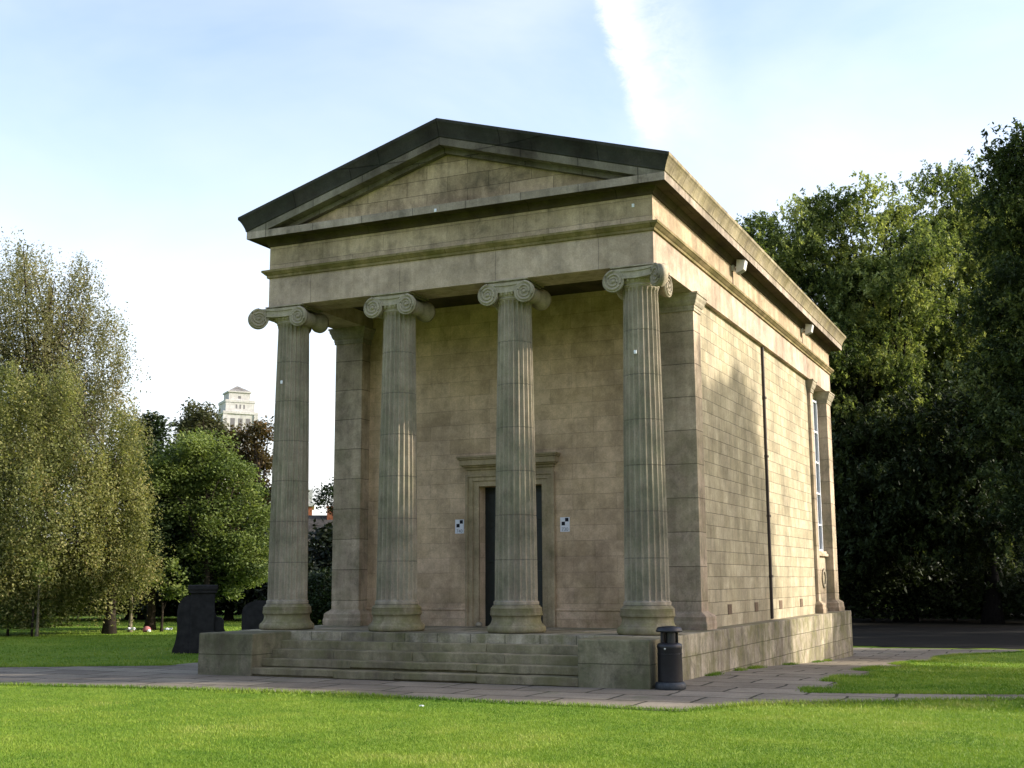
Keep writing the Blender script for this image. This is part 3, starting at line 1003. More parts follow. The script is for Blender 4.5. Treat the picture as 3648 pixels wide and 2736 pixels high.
litter(2.35, -5.48, .062, 'crumpled white scrap lying on the sunlit lawn')
litter(-17.6, 11.9, .30, 'flat white scraps strewn left of the pink bundle')
litter(-16.45, 12.3, .24, 'white scrap of paper right of the pink bundle')
m = MB(); m.lathe([(.03, 0), (.06, .01), (.065, .05), (.035, .085)], 9); o = m.build('stone', M['capital']); o.location = (-.60, YW - .14, ZP); o.scale = (1, 1.3, 1)
tag(o, 'small pale stone on the portico floor at the foot of the door', 'stone')


# ------------------------------------------------------------------ trees
def leaves(name, cen, rad, cnt, size, mat, parent, tint=None, droop=0.0, aspect=.55, flat=.5):
    """leaf-sized faces scattered round clump centres; droop hangs them in strands"""
    cen = np.asarray(cen, float); rad = np.asarray(rad, float); nC = len(cen)
    idx = np.repeat(np.arange(nC), cnt)
    n = len(idx)
    g = RNG.normal(0, .5, (n, 3)); ln = np.linalg.norm(g, axis=1, keepdims=True); g /= np.maximum(1, ln / 1.15)
    P = cen[idx] + g * rad[idx]
    if droop > 0:
        per = max(1, cnt // 15)
        sid = idx * 1000 + RNG.integers(0, per, n)
        u, inv = np.unique(sid, return_inverse=True)
        top = np.empty((len(u), 3)); top[inv] = P
        length = RNG.uniform(.4, 1.0, len(u)) * droop
        q = RNG.random(n)
        off = RNG.normal(0, .06, (n, 3))
        P = top[inv] + off
        sway = RNG.normal(0, .12, (len(u), 2))
        P[:, 2] -= q * length[inv]
        P[:, :2] += sway[inv] * q[:, None]
    P[:, 2] = np.maximum(P[:, 2], .25)
    s = size * RNG.uniform(.6, 1.4, n)
    N = RNG.normal(0, 1, (n, 3)); N[:, 2] += flat * np.sign(N[:, 2]) * 1.2
    N /= np.linalg.norm(N, axis=1, keepdims=True)
    A = RNG.normal(0, 1, (n, 3))
    if droop > 0: A = A * .5 + np.array((0, 0, -1.2))
    A -= (A * N).sum(1, keepdims=True) * N; A /= np.linalg.norm(A, axis=1, keepdims=True)
    Bv = np.cross(N, A)
    a = A * (s / 2)[:, None]; b = Bv * (s * aspect / 2)[:, None]
    V = np.stack([P - a, P + b - a * .1, P + a, P - b - a * .1], 1).reshape(-1, 3)
    F = np.arange(n * 4).reshape(n, 4)
    ct = RNG.normal(.42, .17, nC) if tint is None else np.asarray(tint)
    t = ct[idx] + RNG.normal(0, .08 if droop > 1 else .12, n)
    if droop > 0: t = t + RNG.normal(0, .12, len(u))[inv]
    t = np.clip(t, 0, 1)
    return np_mesh(name, V, F, mat, parent, t)


def lobes_to_clumps(lobes, clump, shell=.55):
    """lobes: (x,y,z,rx,ry,rz,n) -> clump centres in the outer part of each lobe"""
    C, Rr = [], []
    for x, y, z, rx, ry, rz, n in lobes:
        d = RNG.normal(0, 1, (n, 3)); d /= np.linalg.norm(d, axis=1, keepdims=True)
        r = shell + (1 - shell) * RNG.random(n) ** .7
        r *= 1 + .10 * np.sin(d[:, 0] * 5 + x) + .10 * np.sin(d[:, 2] * 7 + y)
        C.append(np.array((x, y, z)) + d * r[:, None] * np.array((rx, ry, rz)))
        k = clump * RNG.uniform(.65, 1.35, (n, 1)); Rr.append(np.hstack([k, k, k * .72]))
    return np.concatenate(C), np.concatenate(Rr)


def trunk_mesh(h, r, clumps, nb, lean=(0, 0), r_top=.25):
    m = MB()
    pts, rad = [], []
    for i in range(9):
        q = i / 8
        pts.append((lean[0] * q + .06 * math.sin(3 * q) * r * 6, lean[1] * q + .05 * math.sin(4 * q + 1) * r * 6, -.15 + (h + .15) * q))
        rad.append(r * (1 - (1 - r_top) * q) * (1.55 - .55 * min(1, q * 7)))
    m.tube(pts, rad, 10)
    if len(clumps):
        idx = RNG.choice(len(clumps), min(nb, len(clumps)), replace=False)
        for c in clumps[idx]:
            q = random.uniform(.35, .95); k = min(7, int(q * 8))
            p0 = Vector(pts[k]).lerp(Vector(pts[k + 1]), q * 8 - k); p2 = Vector(c)
            mid = p0.lerp(p2, .5) + Vector((random.uniform(-.2, .2), random.uniform(-.2, .2), .25)) * (p2 - p0).length * .35
            rr = rad[k] * .42
            m.tube([p0, p0.lerp(mid, .5) + Vector((0, 0, .03)), mid, mid.lerp(p2, .55), p2], [rr, rr * .75, rr * .55, rr * .35, rr * .12], 6)
    return m


def tree(name, loc, h, r, lobes, clump, cnt, leaf, mat, label, cat='tree', group=None, nb=30, droop=0.0, bark='bark', lean=(0, 0), shell=.55, crowns=None, flat=.5, aspect=.55):
    z = float(zg(loc[0], loc[1]))
    t = empty(name, (loc[0], loc[1], z), 0, label, cat, group)
    C, Rr = lobes_to_clumps(lobes, clump, shell)
    trunk_mesh(h, r, C, nb, lean).build('trunk', M[bark], t)
    leaves('crown', C, Rr, cnt, leaf, M[mat], t, None, droop, aspect, flat)
    return t


# -- left: two weeping birches
BIRCHES = 'weeping birches'
LB = [(-.15, -.86, 12.42, 1.13, 1.13, 1.13, 70), (.53, .71, 12.19, .94, .94, .94, 50), (.17, -.15, 10.73, 1.56, 1.56, 1.56, 130), (1.03, 1.37, 10.94, 1.15, 1.15, 1.15, 72), (-.73, -.35, 9.76, 1.36, 1.36, 1.36, 113), (2.29, 1.07, 9.76, .72, .72, .72, 27),
      (2.62, 1.23, 8.16, .56, .56, .66, 17), (3.0, 1.5, 7.0, .45, .45, .6, 12), (2.75, 1.3, 9.3, .4, .4, .5, 9), (1.9, 1.6, 11.0, .4, .4, .5, 9), (-.2, -1.2, 13.5, .4, .4, .5, 9), (.9, 1.0, 13.3, .3, .3, .4, 6), (-1.9, .2, 12.6, .8, .8, .8, 24), (.58, 1.59, 8.65, 1.38, 1.38, 1.38, 115), (.72, .09, 8.82, 1.55, 1.55, 1.55, 140), (-.81, -1.6, 10.84, 1.34, 1.34, 1.34, 109), (-1.01, .42, 13.39, .59, .59, .59, 18), (1.02, .98, 12.72, .52, .52, .52, 14), (-2.4, -2, 9, 2, 2, 3, 170), (-1.5, -.6, 6.8, 2.4, 2.2, 2.2, 170), (1.4, 1.3, 7.3, 1.5, 1.5, 1.6, 120), (.2, .2, 7.0, 2.0, 2.0, 1.6, 130)]
LB = [(*q[:6], max(5, int(q[6] * .62))) for q in LB]
tree('weeping_birch', (-23.3, 13.0), 12.0, .26, LB, .46, 130, .088, 'leaf_birchtop', 'tall thin weeping birch, its brownish top the highest at the left edge', group=BIRCHES, droop=1.7, nb=70, lean=(.2, .2), shell=.3)
LB = [(-2.68, -1.3, 6.49, 1.59, 1.59, 1.59, 153), (-.86, -.49, 5.17, 1.56, 1.56, 1.56, 148), (-.3, .48, 5.22, 1.02, 1.02, 1.02, 63), (-1.21, -1.76, 3.82, 1.8, 1.8, 1.8, 198), (-.42, .36, 3.47, 1.2, 1.2, 1.2, 88), (-2.69, -1.22, 2.6, 1.4, 1.4, 1.4, 120), (-.65, -.16, 2.5, 1.19, 1.19, 1.0, 87),
      (-1.7, -.57, 2.1, 1.11, 1.11, 1.0, 75), (-.2, .5, 2.2, .69, .69, .69, 29), (-1.33, -2.12, 1.7, .72, .72, .6, 31), (-3.01, -2.38, 4.68, 1.66, 1.66, 1.66, 168), (.52, .31, 3.44, .45, .45, .45, 14), (-2.2, -2.9, 2.2, .9, .9, .8, 49), (-1.5, -.8, 7.9, .8, .8, .8, 30), (.1, .2, 6.6, .6, .6, .6, 18), (-2.6, -2.2, 7.6, 1.0, 1.0, 1.0, 50), (.75, .4, 4.3, .35, .35, .5, 8), (.8, .7, 2.6, .35, .35, .5, 8)]
LB = [(*q[:6], max(5, int(q[6] * .5))) for q in LB]
tree('weeping_birch', (-17.44, 10.69), 5.4, .17, LB, .50, 300, .082, 'leaf_birch', 'lower dense weeping birch, its olive foliage hanging round a dark trunk', group=BIRCHES, droop=1.5, nb=60, shell=.5)
# -- left: saplings, shrub
SAP = 'saplings among the birches'
tree('sapling', (-17.76, 12.0), 2.3, .07, [(.0, 0, 2.2, .55, .5, .45, 14), (.35, .2, 1.7, .3, .3, .3, 6)], .28, 40, .10, 'leaf_green', 'slender pale-barked sapling between two dark trunks', group=SAP, nb=8, bark='palebark')
tree('sapling', (-18.14, 8.5), 1.9, .05, [(.0, 0, 1.9, .35, .35, .5, 10)], .25, 36, .10, 'leaf_green', 'thin staked sapling beside the low shrub at the left edge', group=SAP, nb=6, bark='palebark')
m = MB(); m.tube([(0, 0, -.1), (0, .02, .85)], .035, 8); o = m.build('stake', M['bark']); o.location = (-18.24, 8.42, 0); tag(o, 'short dark wooden stake next to the thin sapling', 'stake')
tree('shrub', (-19.4, 8.6), .7, .05, [(0, 0, .65, 1.0, .9, .6, 40), (-1.2, -.8, .7, .9, .8, .65, 34), (.7, .5, .55, .4, .4, .5, 14)], .32, 80, .11, 'leaf_green', 'low yellow-green shrub on the grass at the left edge', cat='shrub', nb=10)
# -- middle left
tree('sycamore', (-18.19, 13.39), 3.4, .17, [(.09, -.27, 3.47, .87, .87, .87, 60), (-.11, -.24, 2.5, .77, .77, .77, 46), (-.54, 1.37, 2.5, 1., 1., 1., 71), (-.04, .4, 1.9, .73, .73, .5, 36), (-.9, .16, 2.0, .59, .59, .45, 24), (.89, .83, 1.6, .68, .68, .6, 34), (1.34, 1.71, 1.65, .59, .59, .55, 24), (.8, 1.6, 3.0, 1.2, 1.2, 1.3, 80)], .42, 110, .15, 'leaf_dark', 'dark-leaved tree on a thick black trunk left of the monument', nb=30, shell=.3)
tree('sycamore', (-16.6, 14.2), 4.6, .16, [(*q[:6], max(4, int(q[6] * .5))) for q in [(-1.36, .03, 5.48, .78, .78, .78, 37), (-.02, .11, 5.34, .91, .91, .91, 51), (.36, 1.02, 4.45, .78, .78, .78, 37), (-.92, .43, 4.26, 1.23, 1.23, 1.23, 91), (.1, .81, 3.32, .97, .97, .97, 57), (-1.39, .15, 3.98, 1.18, 1.18, 1.18, 84), (-1.09, -.97, 4.93, .67, .67, .67, 27), (-.35, .68, 2.57, 1.07, 1.07, 1.07, 70), (.88, .73, 2.65, .67, .67, .67, 27),
     (-.93, .57, 1.93, .79, .79, .79, 37), (.3, 1.38, 1.73, .54, .54, .54, 17), (.02, -.83, 5.82, .43, .43, .43, 11), (.9, .9, 2.0, .8, .8, .9, 40), (-1.9, -.9, 4.4, .55, .55, .55, 16), (1.0, 1.6, 3.9, .5, .5, .5, 14), (-.7, .3, 6.1, .5, .5, .45, 12), (1.25, 1.3, 2.9, .4, .4, .5, 10), (.5, .8, 5.2, .4, .4, .4, 9)]], .44, 300, .105, 'leaf_green', 'bright green bushy sycamore lit from the right, left of the columns', nb=40, shell=.5)
tree('sprout', (-17.0, 12.6), 1.9, .05, [(.15, .1, 1.7, .42, .4, .5, 14), (.35, .2, 1.25, .25, .25, .3, 6)], .26, 46, .12, 'leaf_green', 'small spray of yellow-green leaves beside the thick black trunk', cat='young tree', nb=6)
tree('holly', (-26.4, 22.5), 7, .2, [(.12, -.2, 8.12, .56, .56, .56, 22), (.07, -.34, 7.09, .81, .81, .81, 45), (-.25, .01, 5.94, 1.13, 1.13, 1.13, 80), (.31, .49, 4.75, 1.25, 1.25, 1.25, 95), (.6, .5, 3, 1.8, 1.8, 1.8, 110)], .5, 100, .17, 'leaf_dark', 'narrow dark evergreen rising between the birches and the sycamore', nb=20)
THIN = 'brown autumn trees'
tree('thinning_tree', (-30.9, 31.8), 8.6, .2, [(-.72, .43, 9.88, 1.04, 1.04, 1.04, 66), (-.96, -.34, 9.08, .81, .81, .81, 40), (-.29, .83, 9.17, 1.12, 1.12, 1.12, 76), (.28, 1.1, 7.85, 1.04, 1.04, 1.04, 66), (-1., .42, 8.29, .9, .9, .9, 49), (-.6, .5, 6.6, 1.6, 1.6, 1.5, 80)], .5, 50, .17, 'leaf_thin', 'thinning grey-green tree left of the white tower', group=THIN, nb=50, shell=.2)
tree('thinning_tree', (-28.6, 33.4), 8.0, .2, [(-1.26, -.38, 8.7, .96, .96, .96, 50), (.47, -.36, 9.12, .8, .8, .8, 36), (-.38, .74, 7.89, .89, .89, .89, 44), (-1.13, .45, 7.6, .9, .9, .9, 45), (-.22, .97, 6.14, .75, .75, .75, 33), (-.74, -.25, 6.37, .89, .89, .89, 44), (-.14, .55, 4.81, .82, .82, .82, 40), (.54, -.19, 3.21, .88, .88, .88, 46)], .45, 44, .17, 'leaf_brown', 'browner autumn tree with a bare dark stem in front of the white tower', group=THIN, nb=60, shell=.2)
tree('thinning_tree', (-27.4, 30.5), 3.6, .14, [(1.03, -.72, 2.72, .96, .96, .96, 56), (1.88, -.73, 1.66, .82, .82, .82, 40), (1.51, -1.73, 1.41, .81, .81, .81, 40), (2.0, -1.3, 4.2, .67, .67, .67, 27), (-1, -1.2, 2.0, 1.3, 1.2, 1.3, 70)], .5, 80, .17, 'leaf_brown', 'low rusty bushy tree peeping out left of the leftmost column', group=THIN, nb=30)
tree('small_tree', (-27.6, 40.6), 6.4, .14, [(-.6, -.6, 6.3, 1.0, .9, .9, 30), (1.15, .75, 4.6, .95, .9, 1.5, 44)], .42, 56, .17, 'leaf_dark', 'small dark tree against the sky between the leftmost column and pilaster', nb=30)
tree('bush', (-11.1, 12.9), 1.6, .08, [(0, 0, 1.05, .9, .9, .75, 50), (.6, .5, .9, .8, .8, .8, 36), (-.6, -.5, .8, .7, .7, .75, 26)], .36, 110, .10, 'leaf_dark', 'dark rounded bush seen between the leftmost column and pilaster', cat='bush', nb=12)
# -- far hedge line on the left
far = [(-62, 30), (-57, 36), (-52, 41), (-48, 46), (-43, 50), (-38, 54), (-33, 58), (-28, 60), (-22, 62), (-66, 22), (-70, 14), (-60, 44), (-50, 55)]
lab = ['far dark tree behind the lawn, at the left edge', 'far dark tree behind the taller birch', 'far dark tree behind the lower birch trunk', 'far dark tree behind the pale-barked sapling', 'far dark tree behind the thick black trunk', 'far dark tree behind the monument', 'far dark tree behind the headstone', 'far dark tree behind the leftmost column', 'far dark tree right of the leftmost column', 'far dark tree beyond the left edge', 'farthest dark tree beyond the left edge', 'far taller dark tree behind both birches', 'far taller dark tree behind the sycamores']
for i, ((x, y), l) in enumerate(zip(far, lab)):
    k = (random.uniform(52, 57) + (8 if i > 10 else 0)) / math.hypot(x - 9.72, y + 18.98)
    x, y = 9.72 + (x - 9.72) * k, -18.98 + (y + 18.98) * k
    hh = random.uniform(3.6, 4.4) if i < 7 else 1.7 if i < 9 else 4.6
    tree('background_tree', (x, y), hh * .6, .2, [(0, 0, hh * .5, 2.2, 2.2, hh * .5, 70), (1.3, 1.2, hh * .38, 2, 2, hh * .38, 50), (-1.3, -1.2, hh * .34, 2, 2, hh * .34, 50)], .7, 90, .26, 'leaf_farshade', l, group='far dark trees beyond the lawn', nb=8, shell=.3)
for x, y, h, l in ((-17, 35, 11, 'tree behind the portico, hidden by the columns and walls'), (-12, 62, 13, 'farther unseen tree behind the middle of the chapel'), (-9, 46, 12, 'unseen tree close behind the middle of the chapel')):
    tree('lime_tree', (x, y), h * .6, .3, [(0, 0, h * .62, 3.4, 3.4, h * .36, 110), (0, 0, h * .3, 3.8, 3.8, h * .26, 90)], .9, 80, .3, 'leaf_green', l, group='added shade trees hidden behind the chapel', nb=14, shell=.3)  # added out of sight to shade the far left background

# -- right: big dense trees behind the chapel
rt = [
    ((-2.0, 43), 11, .36, [(-.7, -1.96, 9.81, 2.78, 2.78, 2.78, 150), (1.39, -1.68, 7.46, 2.78, 2.78, 2.78, 150), (1.91, -1.41, 10.18, 2.56, 2.56, 2.56, 130), (1.71, -.46, 4.6, 2.36, 2.36, 2.36, 110), (.21, -2.05, 4.13, 2.54, 2.54, 2.54, 120), (2.71, -1.85, 3.4, 1.84, 1.84, 1.7, 80)], 1.0, 90, 'leaf_shade', 'dark drooping tree close behind the rear right corner of the chapel'),
    ((2.1, 43.4), 15.2, .42, [(-4.14, -2.02, 18.58, 2.31, 2.31, 2.31, 100), (-1.51, -1.16, 19.43, 2.33, 2.33, 2.33, 100), (1.13, -3.55, 17.51, 2.0, 2.0, 2.0, 80), (-2.42, -1.87, 16.74, 2.54, 2.54, 2.54, 120), (.28, -2.67, 15.56, 2.26, 2.26, 2.26, 100), (-5.48, -4.45, 17.40, 1.56, 1.56, 1.56, 50), (-4.38, -3.78, 14.89, 2.25, 2.25, 2.25, 100), (-1.47, -1.82, 14.34, 2.76, 2.76, 2.76, 140), (-6.5, -2.46, 16.1, 2.08, 2.08, 2.08, 90), (-3.31, -4.33, 12.24, 2.66, 2.66, 2.66, 130), (-.93, -2.21, 10.82, 2.51, 2.51, 2.51, 120)], .95, 110, 'leaf_right', 'broad tall ash with sunlit yellow-green clumps above the chapel eaves'),
    ((5.0, 50), 16, .4, [(-.24, -2.53, 21.95, 2.14, 2.14, 2.14, 90), (.88, -.43, 20.07, 2.34, 2.34, 2.34, 100), (-.96, -1.72, 18.94, 2.56, 2.56, 2.56, 120), (-1.77, -.14, 15.77, 3.14, 3.14, 3.14, 160), (.53, .34, 15.14, 2.89, 2.89, 2.89, 150), (-2.74, -1.37, 13.09, 3.09, 3.09, 3.09, 150), (-.18, .35, 11.14, 3.42, 3.42, 3.42, 180)], 1.1, 90, 'leaf_right', 'tall ash set back between the sunlit ash and the right edge tree'),
    ((6.1, 42), 10, .38, [(-1.98, -2.82, 8.08, 2.65, 2.65, 2.65, 130), (-4.12, -3.77, 7.25, 2.4, 2.4, 2.4, 120), (-.15, -1.8, 6.82, 2.69, 2.69, 2.69, 140), (-2.44, -3.7, 5.12, 2.18, 2.18, 2.0, 100), (-.42, -3.03, 4.4, 1.98, 1.98, 1.8, 90), (-4.8, -2.86, 4.59, 2.0, 2.0, 2.0, 90), (1.37, -1.69, 9.29, 2.47, 2.47, 2.47, 120)], 1.0, 90, 'leaf_shade', 'lower black-looking tree with hanging branches right of the sunlit ash'),
    ((11.3, 33.2), 14.6, .40, [(-2.39, -1.83, 17.57, 1.8, 1.8, 1.8, 80), (-1.2, -2.08, 18.83, 1.8, 1.8, 1.8, 80), (-1.72, -.11, 15.86, 2.16, 2.16, 2.16, 110), (-2.7, -1.47, 13.0, 2.11, 2.11, 2.11, 110), (-1.54, .12, 10.95, 2.37, 2.37, 2.37, 120), (-3.31, -.1, 9.93, 1.97, 1.97, 1.97, 90), (-2.24, -1.3, 7.15, 2.11, 2.11, 2.11, 110), (-2.2, -1.11, 5.0, 1.93, 1.93, 1.7, 90), (-.47, -.93, 16.43, 2.32, 2.32, 2.32, 120), (-.71, -.63, 12.97, 2.33, 2.33, 2.33, 120), (1.5, .5, 13, 3, 3, 5, 160)], .9, 100, 'leaf_halfshade', 'nearest tall dark tree whose crown fills the right edge of the view'),
]
for loc, h, r, lb, cl, cn, mt, l in rt:
    sun_lit = mt in ('leaf_right', 'leaf_halfshade')
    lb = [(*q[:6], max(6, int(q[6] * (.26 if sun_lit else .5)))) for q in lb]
    tr = tree('ash_tree', loc, h, r, lb, cl * (1.12 if sun_lit else 1), int(cn * (6.0 if sun_lit else 2.4)), .19 if sun_lit else .24, mt, l, group='big trees behind the chapel', nb=46, shell=.72 if sun_lit else .5, aspect=.42, flat=.5, droop=.45, bark='shadebark')
    if loc[1] == 33.2: tr.scale.z = .945
rt2 = [((8.3, 60), 'tall ash filling the gap left of the right edge tree', [(-1.6, -1.4, 22.8, 2.3, 2.2, 2.3, 46), (.6, -1.2, 24.3, 2.1, 2.1, 2.0, 40), (2.4, -1, 23.4, 2.2, 2.2, 2.2, 44), (-.9, -1.8, 20.4, 3.1, 2.9, 3.3, 70), (2.6, -1.8, 19.5, 3.1, 2.9, 3.3, 70), (-1.4, -1.8, 15, 3.5, 3.1, 3.8, 70), (1.5, -1.2, 10, 3.8, 3.3, 3.8, 70), (-1.2, -1.2, 5.4, 3.6, 3.1, 2.9, 60)]),
       ((1.5, 48), 'dark ash behind the broad sunlit ash', [(-1, -1, 14.5, 3.2, 2.8, 3.4, 70), (1.5, -1, 10, 3.4, 2.8, 3.4, 70), (-1, -1, 6.5, 3.6, 2.8, 3.2, 70), (1, -1.5, 3.6, 3.4, 2.6, 2.2, 60)])]
for loc, l, lb in rt2:
    tree('ash_tree', loc, 11, .34, lb, 1.1, 330, .21, 'leaf_right' if loc[0] > 8 else 'leaf_halfshade', l, group='big trees behind the chapel', nb=24, shell=.45, aspect=.45, flat=.5, droop=.5)
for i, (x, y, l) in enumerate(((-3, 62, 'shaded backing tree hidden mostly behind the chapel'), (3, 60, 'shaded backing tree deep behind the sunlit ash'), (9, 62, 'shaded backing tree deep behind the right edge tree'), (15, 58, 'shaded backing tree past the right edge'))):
    tree('ash_tree', (x, y), 14, .36, [(0, 0, 12, 4.2, 4, 6, 120), (0, 0, 6, 4.4, 4, 5, 110), (0, -1, 2.4, 4.4, 3.4, 2.2, 90)], 1.1, 90, .34, 'leaf_farshade', l, group='big trees behind the chapel', nb=16, shell=.2)
for x, y, l in ((-1.5, 50, 'dark bush under the big trees, near the chapel corner'), (5, 54, 'dark bush under the big trees, midway'), (.6, 43.2, 'dark undergrowth hiding the trunk nearest the chapel corner'), (4.3, 44.0, 'dark undergrowth between the black trunks'), (8.4, 43.0, 'dark undergrowth near the right edge'), (9.6, 48.5, 'green bush under the tree at the right edge'), (13, 53, 'dark bush under the big trees, past the right edge')):
    tree('bush', (x, y), 1.6, .1, [(0, 0, 1.3, 3.0, 2, 1.3, 70), (1.5, .5, 1.9, 1.9, 1.6, 1.2, 40)], .7, 70, .24, 'leaf_green' if x == 9.6 else 'leaf_shade', l, cat='bush', group='bushes under the big trees', nb=8)

# -- trees outside the view on the right, whose shade falls on the chapel, the path and the lawn
SH = 'limes on the right lawn'
def shade_tree(x, lob, h, label, name='lime_tree', cl=.6, cn=90):
    """lobes are (y, z, ry, rz, n) on the chapel's side-wall plane; the tree stands at x up-sun of it"""
    k = x - XA; y0 = lob[0][0] + SYR * k
    L = [(0, a + SYR * k - y0, b + SZR * k - float(zg(x, y0)), 3.2 if ry > 1.9 else 1.6, ry, rz, n) for a, b, ry, rz, n in lob]
    tree(name, (x, y0), h, .42, L, cl, cn, .24, 'leaf_green', label, group=SH, nb=40, shell=.1)


shade_tree(38, [(2.2, .75, 2.9, 4.5, 760), (4.8, 1.1, 2.7, 4.1, 760), (-1.0, -.3, 2.0, 2.8, 260), (-2.7, -2.2, 1.5, 2.3, 170), (3.0, -2.8, 5.2, 2.8, 460)], 15, 'broad tall lime on the lawn well to the right of the portico')
shade_tree(38, [(15.4, -1.6, 3.4, 2.8, 260), (15.0, -4.6, 3.6, 2.4, 200)], 12, 'rounded lime to the right, level with the rear of the chapel')
shade_tree(40, [(25, -2.0, 5.5, 3.6, 330), (25, -6, 5.5, 3, 240)], 13, 'wide lime to the right, behind the line of the chapel')
shade_tree(42, [(36, -1.5, 6.0, 4.0, 330), (36, -6, 6, 3, 240)], 13, 'wide lime to the right of the big trees')
shade_tree(42, [(48, -.5, 7.0, 4.5, 360), (48, -6, 6.5, 3, 240)], 13, 'farthest wide lime to the right of the big trees')

# unseen trees added behind the viewer; they close off the low sky in front of the portico
n = 170
an = RNG.uniform(R(95), R(285), n); rr = RNG.uniform(52, 62, n)
bc = np.stack([9.7 + rr * np.sin(an), -19 + rr * np.cos(an), RNG.uniform(1.5, 12.5, n)], -1)
o = leaves('unseen_wood', bc, np.tile((5.0, 5.0, 3.4), (n, 1)), 190, .75, M['leaf_shade'], None, None, 0, .7, .3)
tag(o, 'unseen belt of woodland added behind the viewer to block the low sky', 'woodland', kind='stuff')

# ------------------------------------------------------------------ far buildings
T = empty('tower', (9.7213 - 400 * math.sin(R(37.28)), -18.9762 + 400 * math.cos(R(37.28)), 0), R(37.28 + 14), 'tall white stepped stone tower with a low pyramid roof, far behind the trees', 'tower')
m = MB()
m.box(-5.6, 5.6, -5.6, 5.6, 0, 56.3)
for a in (-5.9, 4.5): m.box(a, a + 1.4, -5.95, -5.4, 0, 55.6)
m.box(-6.0, 6.0, -6.0, 6.0, 55.7, 56.6, .1)
m.box(-4.9, 4.9, -4.9, 4.9, 56.6, 60.2); m.box(-5.1, 5.1, -5.1, 5.1, 59.6, 60.5, .08)
m.box(-3.6, 3.6, -3.6, 3.6, 60.5, 63.2); m.box(-4.0, 4.0, -4.0, 4.0, 63.1, 63.6, .05)
T.scale = (.95, .95, .97); m.build('shaft', M['tower'], T)
m = MB(); top = (0, 0, 65.9); q = 3.9
c = [(-q, -q, 63.6), (q, -q, 63.6), (q, q, 63.6), (-q, q, 63.6)]
for i in range(4): m.face([c[i], c[(i + 1) % 4], top])
m.face(c); m.build('roof', M['towerroof'], T)
for x in (-2.6, 0, 2.6):
    m = MB(); m.box(x - .75, x + .75, -5.64, -5.3, 48, 54.3); m.build('window', M['towerwin'], T)
    m = MB(); m.box(-5.64, -5.3, x - .75, x + .75, 48, 54.3); m.build('window', M['towerwin'], T)
for x in (-1.3, 0, 1.3):
    m = MB(); m.box(x - .25, x + .25, -4.93, -4.6, 57.6, 59.0); m.build('slit_window', M['towerwin'], T)
m = MB(); m.box(-.5, .5, -3.63, -3.3, 61.1, 62.0); m.build('slit_window', M['towerwin'], T)

H = empty('house', (-62.0, 89.6, 0), R(28), 'dark brick house with a steep slate roof and a white window, far left', 'house')
m = MB(); m.box(-6, 4.5, 0, 8, -.5, 5.8); m.prism([(-6, .01, 5.8), (-6, 8, 5.8), (-6, 4, 8.2)], (10.5, 0, 0)); m.build('wall', M['housewall'], H)
m = MB()
for s in (0, 1):
    y0, y1 = (-.4, 4) if s == 0 else (8.4, 4)
    m.prism([(-6.3, y0, 5.62), (4.8, y0, 5.62), (4.8, y1, 8.45), (-6.3, y1, 8.45)], (0, 0, .12))
rf = m.build('roof', M['slate'], H)
m = MB(); m.box(.6, 1.7, 3.2, 4.3, 7.5, 9.3, .02); m.box(.5, 1.8, 3.1, 4.4, 9.3, 9.5, .02); m.build('chimney', M['brick'], rf)
m = MB()
for a, b, c, d in ((-.85, .75, 4.45, 4.55), (-.85, .75, 5.3, 5.4)): m.box(a, b, -.10, .03, c, d)
for a in (-.85, -.35, .13, .65): m.box(a, a + .10, -.09, .03, 4.5, 5.35)
w = m.build('window', M['white'], H)
m = MB(); m.box(-.8, .7, -.05, .02, 4.5, 5.35); m.build('pane', M['glass'], w)
B2 = empty('brick_building', (-89.3, 116.7, 0), R(34), 'orange brick building glimpsed through the autumn trees by the leftmost column', 'building')
m = MB(); m.box(-6, 7, 0, 8, -1, 11.5); m.build('wall', M['brick'], B2)
m = MB(); m.box(-6.3, 7.3, -.3, 8.3, 11.5, 12.0, .05); m.box(-6, 7, 0, 8, 12.0, 13.8); m.build('roof', M['tower'], B2)
for x in (-4, -1, 2, 5):
    for z in (5.5, 8.8):
        m = MB(); m.box(x - .6, x + .6, -.05, .1, z, z + 1.7); f = m.build('window', M['white'], B2)
        m = MB(); m.box(x - .5, x + .5, -.07, 0, z + .1, z + 1.6); m.build('pane', M['glass'], f)

# ------------------------------------------------------------------ camera
cd = bpy.data.cameras.new('camera'); cam = bpy.data.objects.new('camera', cd); COL.objects.link(cam)
cd.sensor_fit = 'HORIZONTAL'; cd.sensor_width = 36; cd.lens = 36 * 2640.82 / 2212
cd.clip_start = .1; cd.clip_end = 5000
cam.matrix_world = Matrix.Translation((9.7213, -18.9762, 1.5717)) @ Matrix.Rotation(.4269, 4, 'Z') @ Matrix.Rotation(math.pi / 2 + .159, 4, 'X') @ Matrix.Rotation(-.0047, 4, 'Z')
SC.camera = cam

# ------------------------------------------------------------------ light
ld = bpy.data.lights.new('sun', 'SUN'); ld.energy = 3.2; ld.angle = R(.55); ld.color = (1, .91, .78)
so = bpy.data.objects.new('sun', ld); COL.objects.link(so); so.rotation_euler = SUN.to_track_quat('Z', 'Y').to_euler()

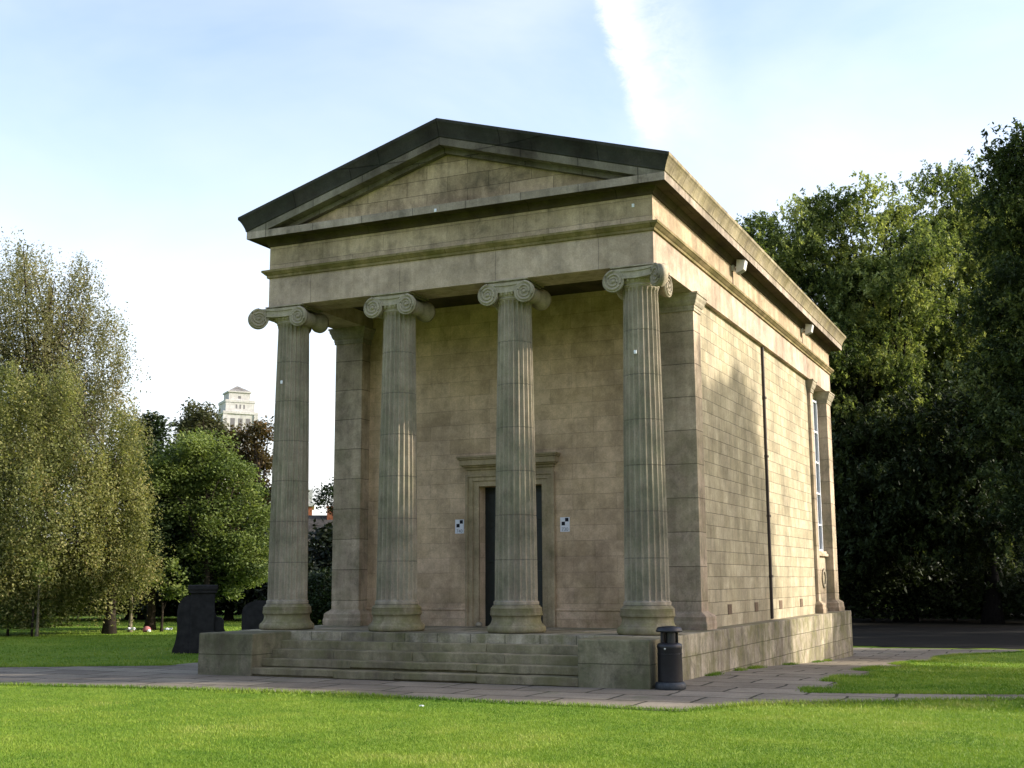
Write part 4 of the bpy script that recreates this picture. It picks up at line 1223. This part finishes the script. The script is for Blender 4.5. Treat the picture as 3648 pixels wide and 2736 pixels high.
w = bpy.data.worlds.new('World'); SC.world = w; w.use_nodes = True
k = NT.__new__(NT); k.t = w.node_tree; k.N = k.t.nodes; k.L = k.t.links
bg = k.N['Background']
sky = k.n('ShaderNodeTexSky', sky_type='NISHITA', sun_disc=False)
sky.sun_elevation = math.asin(SUN.z); sky.sun_rotation = math.atan2(SUN.x, SUN.y)
sky.air_density = 1.0; sky.dust_density = 1.6; sky.ozone_density = 1.0; sky.altitude = 60
d = k.coords('Generated')
sep = k.n('ShaderNodeSeparateXYZ'); k.l(d, sep.inputs[0])
# thin high veil, thicker towards the horizon, with soft streaks
veil = k.noise(d, 1.6, 6, .55, (1, 1, 2.6), .6)
hor = k.maprange(sep.outputs['Z'], .02, .42, 1.0, .0)
fac = k.math('ADD', k.math('MULTIPLY', hor, .58), k.math('MULTIPLY', k.ramp(veil, [(.38, 0.0), (.74, 1.0)]), .40), True)
# contrail: a sharp left edge along a great circle, feathering to the right and thinning downwards
A = Vector((-.3113, .8393, .4457)).normalized(); B_ = Vector((-.2977, .8906, .3438)).normalized()
nrm = A.cross(B_).normalized()
if nrm.dot(Vector((-.2413, .898, .368))) < 0: nrm = -nrm
dt = k.n('ShaderNodeVectorMath', operation='DOT_PRODUCT'); k.l(d, dt.inputs[0]); dt.inputs[1].default_value = nrm
wisp = k.noise(d, 20, 8, .72, (1, 1, 1.7), .5)
e = k.math('ADD', dt.outputs['Value'], k.math('MULTIPLY', k.math('SUBTRACT', wisp, .5), .022))
left = k.maprange(e, -.002, .013)
core = k.maprange(e, .012, .038, 1, .0)
skirt = k.maprange(e, .03, .095, 1, .0)
body = k.math('ADD', k.math('MULTIPLY', k.math('MULTIPLY', core, k.ramp(wisp, [(.25, .45), (.6, 1.0)])), .55), k.math('MULTIPLY', k.math('MULTIPLY', skirt, k.ramp(wisp, [(.3, .2), (.68, 1.0)])), .58), True)
low = k.maprange(sep.outputs['Z'], .30, .40)
trail = k.math('MULTIPLY', k.math('MULTIPLY', left, body), low)
fac = k.math('ADD', fac, k.math('MULTIPLY', trail, k.math('SUBTRACT', 1.0, fac)), True)
CLOUD = 3.75
skyc = k.mix(sky.outputs[0], (1.06, .99, 1.0), 1.0, 'MULTIPLY')
col = k.mix(skyc, (CLOUD, CLOUD * 1.0, CLOUD * 1.0), fac)
k.l(col, bg.inputs['Color'])
bg.inputs['Strength'].default_value = .15

SC.view_settings.view_transform = 'Standard'; SC.view_settings.look = 'None'
SC.view_settings.exposure = 1.32; SC.view_settings.gamma = 1.0
